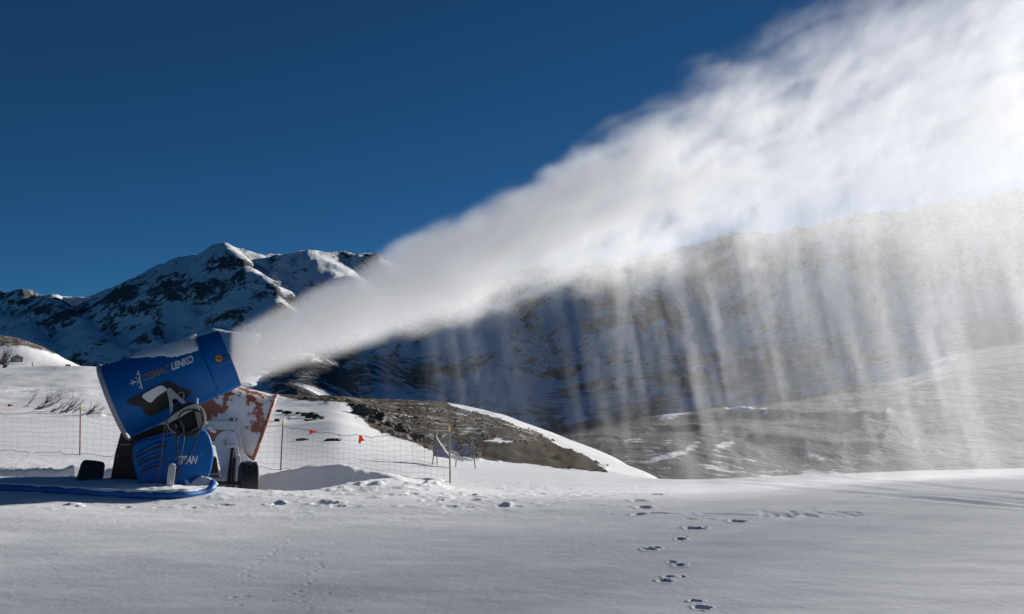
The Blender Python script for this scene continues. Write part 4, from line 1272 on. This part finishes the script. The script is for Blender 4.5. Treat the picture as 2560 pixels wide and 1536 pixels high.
# ------------------------------------------------------------------ sagging banner between poles
M_NAVY = simple('navy_cloth', (0.02, 0.048, 0.15), 0.6, var=0.25, scale=6)
M_GREYC = simple('grey_blue_cloth', (0.13, 0.16, 0.21), 0.6, var=0.2, scale=6)
M_WHITEC = cloth('white_vinyl', (0.9, 0.9, 0.9), .7)
def cb_(x, y): return 1060 + x * .10107, 1050 + y * .10107
def build_banner():
    yb = 27.0
    base = P(*cb_(720, 1300), yb); base.z = gz(base.x, base.y)
    g = empty('banner', base)
    tag(g, 'sagging navy and white banner slung between thin poles below the brown knoll', 'banner')
    def Q(x, y, d=0.0): return P(*cb_(x, y), yb + d) - base
    for (x0, y0, x1, y1) in ((290, 300, 200, 1295), (815, 760, 775, 1330), (1192, 500, 1280, 1335)):
        a, b = Q(x0, y0), Q(x1, y1)
        b.z = gz(b.x + base.x, b.y + base.y) - base.z - .1
        MB().tube([b, a], .016, 8).build('pole', M_POST, g, True)
    def sheet(name, top, bot, mat, d0, d1, wob):
        n = 14; k = 8
        T = catmull([Q(*p) for p in top], n); B = catmull([Q(*p) for p in bot], n)
        m_ = min(len(T), len(B))
        ft = [T[int(i * (len(T) - 1) / (m_ - 1))] for i in range(m_)]
        fb = [B[int(i * (len(B) - 1) / (m_ - 1))] for i in range(m_)]
        vs, fs = [], []
        for i in range(m_):
            for j in range(k + 1):
                e = j / k
                p = ft[i].lerp(fb[i], e)
                p = p + Vector((0, d0 + (d1 - d0) * e + wob * math.sin(i * .35 + j * .8), 0))
                vs.append(p)
        for i in range(m_ - 1):
            for j in range(k):
                a = i * (k + 1) + j
                fs.append((a, a + 1, a + k + 2, a + k + 1))
        o = MB().add(vs, fs).build(name, mat, g, True, auto=80)
        so = o.modifiers.new('thickness', 'SOLIDIFY'); so.thickness = .006
        return o
    sheet('navy_panel', [(250, 440), (312, 405), (430, 570), (540, 740), (640, 870)], [(236, 905), (330, 915), (430, 930), (540, 945), (650, 965)], M_NAVY, 0, .02, .015)
    sheet('navy_panel', [(500, 540), (590, 520), (700, 540), (790, 620), (830, 700)], [(560, 760), (640, 800), (720, 800), (790, 790), (830, 770)], M_NAVY, .6, .65, .02)
    sheet('grey_panel', [(830, 780), (940, 725), (1060, 650), (1130, 590), (1192, 540)], [(860, 850), (920, 900), (1040, 930), (1150, 950), (1232, 965)], M_GREYC, .05, .1, .03)
    sheet('white_fold', [(306, 400), (420, 560), (530, 715), (640, 815), (800, 850), (900, 880), (1010, 930), (1120, 960), (1225, 970)], [(312, 405), (410, 580), (510, 740), (600, 870), (660, 925), (780, 960), (900, 975), (1040, 990), (1205, 1010)], M_WHITEC, -.04, -.16, .02)
    sheet('white_fold', [(660, 900), (760, 930), (860, 955), (940, 975), (995, 1000)], [(690, 925), (780, 965), (870, 985), (940, 1005), (990, 1020)], M_WHITEC, -.18, -.24, .01)
    sheet('white_fold', [(740, 790), (790, 772), (815, 780), (850, 815), (880, 850)], [(770, 830), (800, 870), (825, 880), (850, 880), (870, 870)], M_WHITEC, -.06, -.1, .01)
    sheet('white_fold', [(880, 870), (980, 870), (1080, 850), (1150, 825), (1190, 815)], [(890, 895), (980, 905), (1090, 890), (1160, 870), (1200, 850)], M_GREYC, -.02, -.06, .01)
build_banner()

# ------------------------------------------------------------------ hut, yellow marker and little things on the far left
M_WALL = simple('hut_wall', (0.30, 0.27, 0.23), 0.8, var=0.2, scale=2)
M_WALLB = simple('hut_pale_wall', (0.50, 0.48, 0.40), 0.8, var=0.15, scale=2)
M_ROOF = simple('hut_roof', (0.15, 0.12, 0.11), 0.8, var=0.25, scale=2)
M_PANE = simple('hut_window', (0.55, 0.56, 0.53), 0.2)
def c8(x, y): return x * .09434, 820 + y * .09434
def build_hut():
    yb = 216.0
    b = P(*c8(440, 965), yb); b.z = gz(b.x, b.y)
    zt = P(*c8(430, 705), yb).z - b.z
    ze = P(*c8(430, 800), yb).z - b.z
    w = (P(*c8(620, 960), yb).x - P(*c8(268, 960), yb).x) / 2
    g = empty('hut', b, rad(38))
    tag(g, 'small square hut with pyramid roof at the foot of the snowy hill', 'hut')
    h = w / 1.4
    MB().box((0, 0, ze / 2 - .3), (2 * h, 2 * h, ze + .6)).build('wall', M_WALL, g)
    o = h * 1.14
    MB().add([(-o, -o, ze), (o, -o, ze), (o, o, ze), (-o, o, ze), (0, 0, zt)], [(3, 2, 1, 0), (0, 1, 4), (1, 2, 4), (2, 3, 4), (3, 0, 4)]).build('roof', M_ROOF, g)
    d = MB().box((-h - .015, -h * .1, ze * .40), (.05, h * .7, ze * .8)).build('door', M_DARKIN, g)
    MB().box((-h - .05, h * .15, ze * .42), (.03, .06, .1)).build('handle', M_STEEL, d)
    wf = MB().box((h * .1, -h - .015, ze * .55), (h * 1.0, .05, ze * .5)).build('window', M_WALLB, g)
    MB().box((h * .1, -h - .045, ze * .55), (h * .8, .02, ze * .38)).build('pane', M_PANE, wf)
build_hut()

def build_marker():
    b = P(*c8(1795, 1030), 118.0); b.z = gz(b.x, b.y)
    w = 1.15
    g = empty('snow_marker', b)
    tag(g, 'small yellow marker on the snow crest at the far left', 'marker')
    MB().add([(-w * .45, -.15, -.15), (w * .5, -.15, -.15), (w * .5, .2, -.15), (-w * .45, .2, -.15), (-w * .2, -.05, .42), (w * .35, -.05, .36), (w * .35, .1, .36), (-w * .2, .1, .42)],
             [(3, 2, 1, 0), (4, 5, 6, 7), (0, 1, 5, 4), (1, 2, 6, 5), (2, 3, 7, 6), (3, 0, 4, 7)]).build('pad', simple('yellow_vinyl', (0.55, 0.44, 0.03), .5, var=.25, scale=6), g, bevel=.05)
    MB().box((.05, -.165, -.02), (w * .9, .03, .1)).build('base_strip', M_POST, g)
build_marker()
pb = P(*c8(885, 965), 140.0); pb.z = gz(pb.x, pb.y)
mk = MB().tube([(0, 0, -.3), (-.1, 0, .7), (-.22, 0, 1.3)], [.08, .07, .05], 7).build('marker_pole', M_POST, None, True)
mk.location = pb
tag(mk, 'short leaning dark pole on the slope right of the hut', 'pole')

# ------------------------------------------------------------------ bare shrubs
M_TWIG = simple('bare_twigs', (0.085, 0.068, 0.055), 0.8, var=0.3, scale=5)
def shrub(u, v, hgt, lean, label, n=7, y1=120.0, rr=.02, seed=0, y=None):
    rnd = random.Random(seed)
    if y is None: b = on_ground(u, v)
    else:
        b = P(u, v, y); b.z = gz(b.x, b.y)
    m = MB()
    def grow(p, d, l, r, lev):
        pts = [p]
        for k in range(3):
            d = (d + Vector((rnd.uniform(-.22, .22) + .05 * lean, rnd.uniform(-.2, .2), rnd.uniform(-.12, .16)))).normalized()
            pts.append(pts[-1] + d * l / 3)
        m.tube(pts, [r, r * .8, r * .6, r * .35], 4)
        if lev > 0:
            for k in range(3):
                q = pts[rnd.choice((1, 2, 3))]
                grow(q, (d + Vector((rnd.uniform(-.7, .7), rnd.uniform(-.6, .6), rnd.uniform(-.2, .6)))).normalized(), l * rnd.uniform(.4, .65), r * .55, lev - 1)
    for i in range(n):
        grow(Vector((rnd.uniform(-.25, .25) * hgt, rnd.uniform(-.15, .15) * hgt, -.05)), Vector((lean + rnd.uniform(-.5, .5), rnd.uniform(-.3, .3), rnd.uniform(.5, 1.1))).normalized(), hgt * rnd.uniform(.7, 1.15), rr, 2)
    o = m.build('bare_shrub', M_TWIG)
    o.location = b
    return tag(o, label, 'shrub', 'bare shrubs sticking out of the snow slope')
shrub(*cz4(310, 290), .55, .9, 'leftmost sparse bare shrub on the snow slope behind the net', 3, rr=.014, seed=2)
shrub(*cz4(480, 315), .95, 1.1, 'largest bare shrub leaning right, behind the left stretch of net', 7, rr=.024, seed=5)
shrub(*cz4(660, 345), .4, 1.2, 'low flattened bare shrub right of the largest one', 4, rr=.018, seed=8)
shrub(*cz4(800, 360), .7, .8, 'bushy bare shrub left of the reddish net post', 7, rr=.02, seed=11)
shrub(*cz4(925, 365), .4, 1.0, 'tiny bare shrub just left of the reddish net post', 3, rr=.014, seed=12)
shrub(*cz4(1080, 385), .75, 1.3, 'bare shrub just right of the reddish net post, leaning right', 6, rr=.024, seed=15)
shrub(1, 913, 2.6, .3, 'dark bare bush at the left edge beside the hut', 10, y=200.0, rr=.12, seed=21)
shrub(*c8(100, 1060), .8, .2, 'small dark bush low on the crest below the hut', 9, y=112.0, rr=.06, seed=22)

# ------------------------------------------------------------------ rocks
M_ROCK = simple('dark_rock', (0.055, 0.05, 0.045), 0.85, var=0.4, scale=6, dirt=(0.7, 0.71, 0.73), dirt_amt=-0.02, bmp=0.5)
def rock(px, size, label, flat=.55, seed=0, y=None):
    rnd = random.Random(seed)
    bm = bmesh.new()
    bmesh.ops.create_icosphere(bm, subdivisions=3, radius=1.0)
    co = np.array([v.co[:] for v in bm.verts])
    d = 1 + .9 * (fbm(co[:, 0] * 1.6 + seed * 3.1, co[:, 1] * 1.6 + co[:, 2] * 2.3, 4, seed) - .5) + .5 * (vnoise(co[:, 0] * 4 + co[:, 2] * 3, co[:, 1] * 4 - seed, seed + 5) - .5)
    for v, k in zip(bm.verts, d):
        v.co = Vector((v.co.x * 1.35, v.co.y, v.co.z * flat)) * float(k) * size * .8
    me = bpy.data.meshes.new('rock'); bm.to_mesh(me); bm.free()
    me.materials.append(M_ROCK)
    o = bpy.data.objects.new('rock', me); COL.objects.link(o)
    b = on_ground(*px)
    o.location = b + Vector((0, 0, size * flat * .25))
    o.rotation_euler = (0, 0, rnd.uniform(0, 6))
    return tag(o, label, 'rock', 'dark rocks poking through the snow')
rock(cz5(235, 275), .24, 'leftmost of the dark rocks on the snow right of the orange gun', seed=1)
rock(cz5(310, 290), .34, 'second dark rock from the orange gun, long and low', .4, seed=2)
rock(cz5(425, 300), .22, 'small dark rock left of the rock pile on the snow slope', seed=3)
rock(cz5(487, 308), .26, 'dark rock at the left end of the rock pile', seed=4)
rock(cz5(545, 325), .32, 'tallest dark rock in the middle of the rock pile', .7, seed=5)
rock(cz5(600, 338), .32, 'dark rock at the right end of the rock pile', .6, seed=6)
rock(cz5(520, 362), .36, 'low flat stone in front of the rock pile', .2, seed=7)
rock(cz5(655, 345), .2, 'small dark rock right of the rock pile', seed=8)
rock(cz5(210, 368), .18, 'small dark stone just above the middle net post', seed=9)
rock(cz5(470, 560), .24, 'low grey stone in the snow under the left orange pennant', .25, seed=10)
rock(cz5(770, 565), .3, 'low dark stone left of the white ribbon', .25, seed=11)
rock(cz5(790, 168), .3, 'dark boulder on the crest left of the knoll', .6, seed=12)
rock(cz5(925, 186), .42, 'round dark boulder at the upper left foot of the knoll', .7, seed=13)
rock(cz5(1000, 240), .6, 'dark boulder where the brown knoll begins', .7, seed=14)
rock(cz5(1045, 310), .75, 'big dark outcrop at the left foot of the knoll', .8, seed=15)
rock(cz5(1140, 320), .7, 'big dark outcrop right beside the first outcrop', .8, seed=16)
rock(cz5(1190, 345), .7, 'dark block at the right end of the outcrop', .7, seed=17)
rock(cz5(1340, 420), .5, 'dark boulder at the gully edge below the knoll', .6, seed=18)
rock(cz5(1470, 480), .7, 'dark boulder above the white and red ribbon', .7, seed=19)
rock(cz5(1590, 580), .8, 'dark rock mound left of the banner', .55, seed=20)

# ------------------------------------------------------------------ low scrub and stones on the knoll
def build_scrub():
    m1, b = new_mat('dry_scrub')
    v, x, y, z = coords()
    n = noise(v, 1.3, 3, .6)
    link(mixc(n, (0.055, 0.046, 0.035), (0.16, 0.135, 0.10)), b.inputs['Base Color'])
    b.inputs['Roughness'].default_value = 0.9
    b.inputs['Specular IOR Level'].default_value = 0.1
    X, Y, Z, Ea, U, V = GDATA
    ok = np.nonzero(((Ea > .44) & (Ea < .8) & (Y > 36) & (Y < 330) & (U > -60) & (U < 1600)).ravel())[0]
    x, y, z = X.ravel()[ok], Y.ravel()[ok], Z.ravel()[ok]
    n1 = fbm(x * .35, y * .35, 4, 91)
    sel = RNG.random(len(ok)) < np.clip((n1 - .36) * 3.0, 0, 1) * .30
    x, y, z = x[sel], y[sel], z[sel]
    ico = np.array([(0, 0, 1), (.894, 0, .447), (.276, .851, .447), (-.724, .526, .447), (-.724, -.526, .447), (.276, -.851, .447), (.724, .526, -.447), (-.276, .851, -.447), (-.894, 0, -.447), (-.276, -.851, -.447), (.724, -.526, -.447)])
    tri = [(0, 1, 2), (0, 2, 3), (0, 3, 4), (0, 4, 5), (0, 5, 1), (1, 6, 2), (2, 7, 3), (3, 8, 4), (4, 9, 5), (5, 10, 1), (2, 6, 7), (3, 7, 8), (4, 8, 9), (5, 9, 10), (1, 10, 6)]
    N = len(x)
    s = (RNG.uniform(.03, .13, N) * (1 + .9 * (RNG.random(N) < .04)))[:, None, None]
    J = RNG.uniform(.55, 1.35, (N, 11, 1))
    vs = ico[None] * J * s * np.array([1.25, 1.25, .75])
    vs += np.stack([x + RNG.normal(0, .15, N), y + RNG.normal(0, .15, N), z + s[:, 0, 0] * .15], -1)[:, None]
    f = (np.array(tri)[None] + (np.arange(N) * 11)[:, None, None]).reshape(-1, 3)
    me = bpy.data.meshes.new('scrub')
    co = vs.reshape(-1, 3).astype(np.float32)
    me.vertices.add(len(co)); me.vertices.foreach_set('co', co.ravel())
    me.loops.add(f.size); me.loops.foreach_set('vertex_index', f.ravel().astype(np.int32))
    me.polygons.add(len(f)); me.polygons.foreach_set('loop_start', np.arange(0, f.size, 3, dtype=np.int32))
    me.update(calc_edges=True)
    me.materials.append(m1)
    o = bpy.data.objects.new('scrub', me); COL.objects.link(o)
    tag(o, 'low dry brown scrub and stones covering the knoll and the hilltop', 'scrub', kind='stuff')
    print('scrub', N)
build_scrub()

# ------------------------------------------------------------------ the spray of artificial snow
SPRAY_VOXEL, SPRAY_STEP = 0.07, 3.5
NOZ = P(577, 892, 13.35)
PL_YAW = rad(12.0)
def build_spray():
    m = bpy.data.materials.new('airborne_snow')
    m.use_nodes = True
    nt = m.node_tree; nt.nodes.clear()
    out = nt.nodes.new('ShaderNodeOutputMaterial')
    pv = nt.nodes.new('ShaderNodeVolumePrincipled')
    pv.inputs['Color'].default_value = (0.998, 0.998, 0.998, 1)
    pv.inputs['Anisotropy'].default_value = 0.36
    pv.inputs['Density'].default_value = 1.0
    nt.links.new(pv.outputs[0], out.inputs['Volume'])
    m.cycles.volume_step_rate = SPRAY_STEP

    gn = bpy.data.node_groups.new('spray_density', 'GeometryNodeTree')
    gn.interface.new_socket('Geometry', in_out='INPUT', socket_type='NodeSocketGeometry')
    gn.interface.new_socket('Geometry', in_out='OUTPUT', socket_type='NodeSocketGeometry')
    E.nt = gn
    pos = gn.nodes.new('GeometryNodeInputPosition')
    se = gn.nodes.new('ShaderNodeSeparateXYZ')
    gn.links.new(pos.outputs[0], se.inputs[0])
    x, y, z = (E(se.outputs[i]) for i in range(3))
    X = emax(x, 0.0)
    zc = X * 0.470 - X * X * 0.0050
    R = X * 0.085 + X * X * 0.0078 + 0.41
    # turbulent displacement that grows along the jet
    w = noise(vec(x * 0.7, y * 0.6, z * 1.0), 1.0, 5, 0.62, color=True)
    sw = gn.nodes.new('FunctionNodeSeparateColor'); gn.links.new(w, sw.inputs[0])
    amp = emin(X * 0.11, 1.4)
    dy = y + (E(sw.outputs[0]) - 0.5) * amp * 1.6
    dz = z - zc + (E(sw.outputs[1]) - 0.5) * amp * 2.2
    dzs = emax(dz, dz * 0.76)                    # a little looser underneath
    rn = E.op('SQRT', dy * dy + dzs * dzs) / R
    # wisps drawn out along the jet and bent downwards
    a = z - x * 0.40
    n1 = noise(vec(x * 0.7, y * 0.55, a * 2.0), 1.0, 6, 0.66, 0.9)
    n2 = noise(vec(x * 1.3 - z * 0.7, y * 0.6, z * 0.7 + x * 0.2), 1.15, 6, 0.72, 1.2)
    tex = sstep(n1 * 0.45 + n2 * 0.55, 0.41, 0.60)
    far = sstep(X, 0.8, 8.0)
    texm = (1.0 - far) + far * (tex * 1.9 + 0.05)
    core = 1.0 - sstep(rn + (n1 - 0.5) * far * 1.7 + (n2 - 0.5) * far * 1.0, 0.62 - far * 0.30, 1.06 + far * 0.10)
    thin = (1.0 - sstep(X, 5.0, 12.0) * 0.55) * (1.0 + sstep(X, 0.5, 3.0) * (1.0 - sstep(X, 4.5, 9.0)) * 0.8)
    jet = core * texm * thin * ((0.45 / R) ** 1.1) * 2.5
    # curtains of falling crystals under the jet
    h = zc - z
    fx = x - h * 0.10 - h * h * 0.012
    n3 = noise(vec(fx * 3.0, y * 1.8, z * 0.22), 1.25, 5, 0.74, 0.7)
    n4 = noise(vec(fx * 0.5, y * 0.3, z * 0.12), 1.0, 3, 0.55)
    st = sstep(n3, 0.46, 0.68) * (sstep(n4, 0.30, 0.70) * 1.05 + 0.10)
    W = R * 0.55 + 0.25
    lat = 1.0 - sstep(E.op('ABSOLUTE', y), W * 0.25, W * 1.0)
    on = sstep(X, 1.2, 3.5) * 0.16 + sstep(X, 2.0, 12.0) * 0.84
    below = sstep(h, R * -0.3, R * 0.6)
    fall = E.op('EXPONENT', h * -0.24)
    cur = on * below * emin(fall, 1.0) * lat * (st * 1.6 + 0.04) + sstep(X, 6.5, 13.5) * below * lat * emin(fall, 1.0) * 0.20
    end = 1.0 - sstep(X, 15.0, 19.0)
    start = sstep(x, 0.0, 0.05)
    dens = emax((jet + cur) * end * start - 0.002, 0.0)
    vc = gn.nodes.new('GeometryNodeVolumeCube')
    gn.links.new(dens.s, vc.inputs['Density'])
    vc.inputs['Min'].default_value = (-0.02, -4.6, -3.0)
    vc.inputs['Max'].default_value = (19.0, 4.6, 11.6)
    vx = SPRAY_VOXEL
    vc.inputs['Resolution X'].default_value = int(19.02 / vx)
    vc.inputs['Resolution Y'].default_value = int(9.2 / vx)
    vc.inputs['Resolution Z'].default_value = int(14.6 / vx)
    sm = gn.nodes.new('GeometryNodeSetMaterial'); sm.inputs['Material'].default_value = m
    go = gn.nodes.new('NodeGroupOutput')
    gn.nodes.new('NodeGroupInput')
    gn.links.new(vc.outputs[0], sm.inputs[0])
    gn.links.new(sm.outputs[0], go.inputs[0])
    vol = bpy.data.volumes.new('snow_spray')
    vol.materials.append(m)
    o = bpy.data.objects.new('snow_spray', vol)
    COL.objects.link(o)
    md = o.modifiers.new('spray', 'NODES'); md.node_group = gn
    o.location = NOZ
    o.rotation_euler = (0, 0, PL_YAW)
    tag(o, 'white cloud of artificial snow blown out of the blue snow gun, falling in curtains', 'snow spray', kind='stuff')
    return o
SPRAY = build_spray()
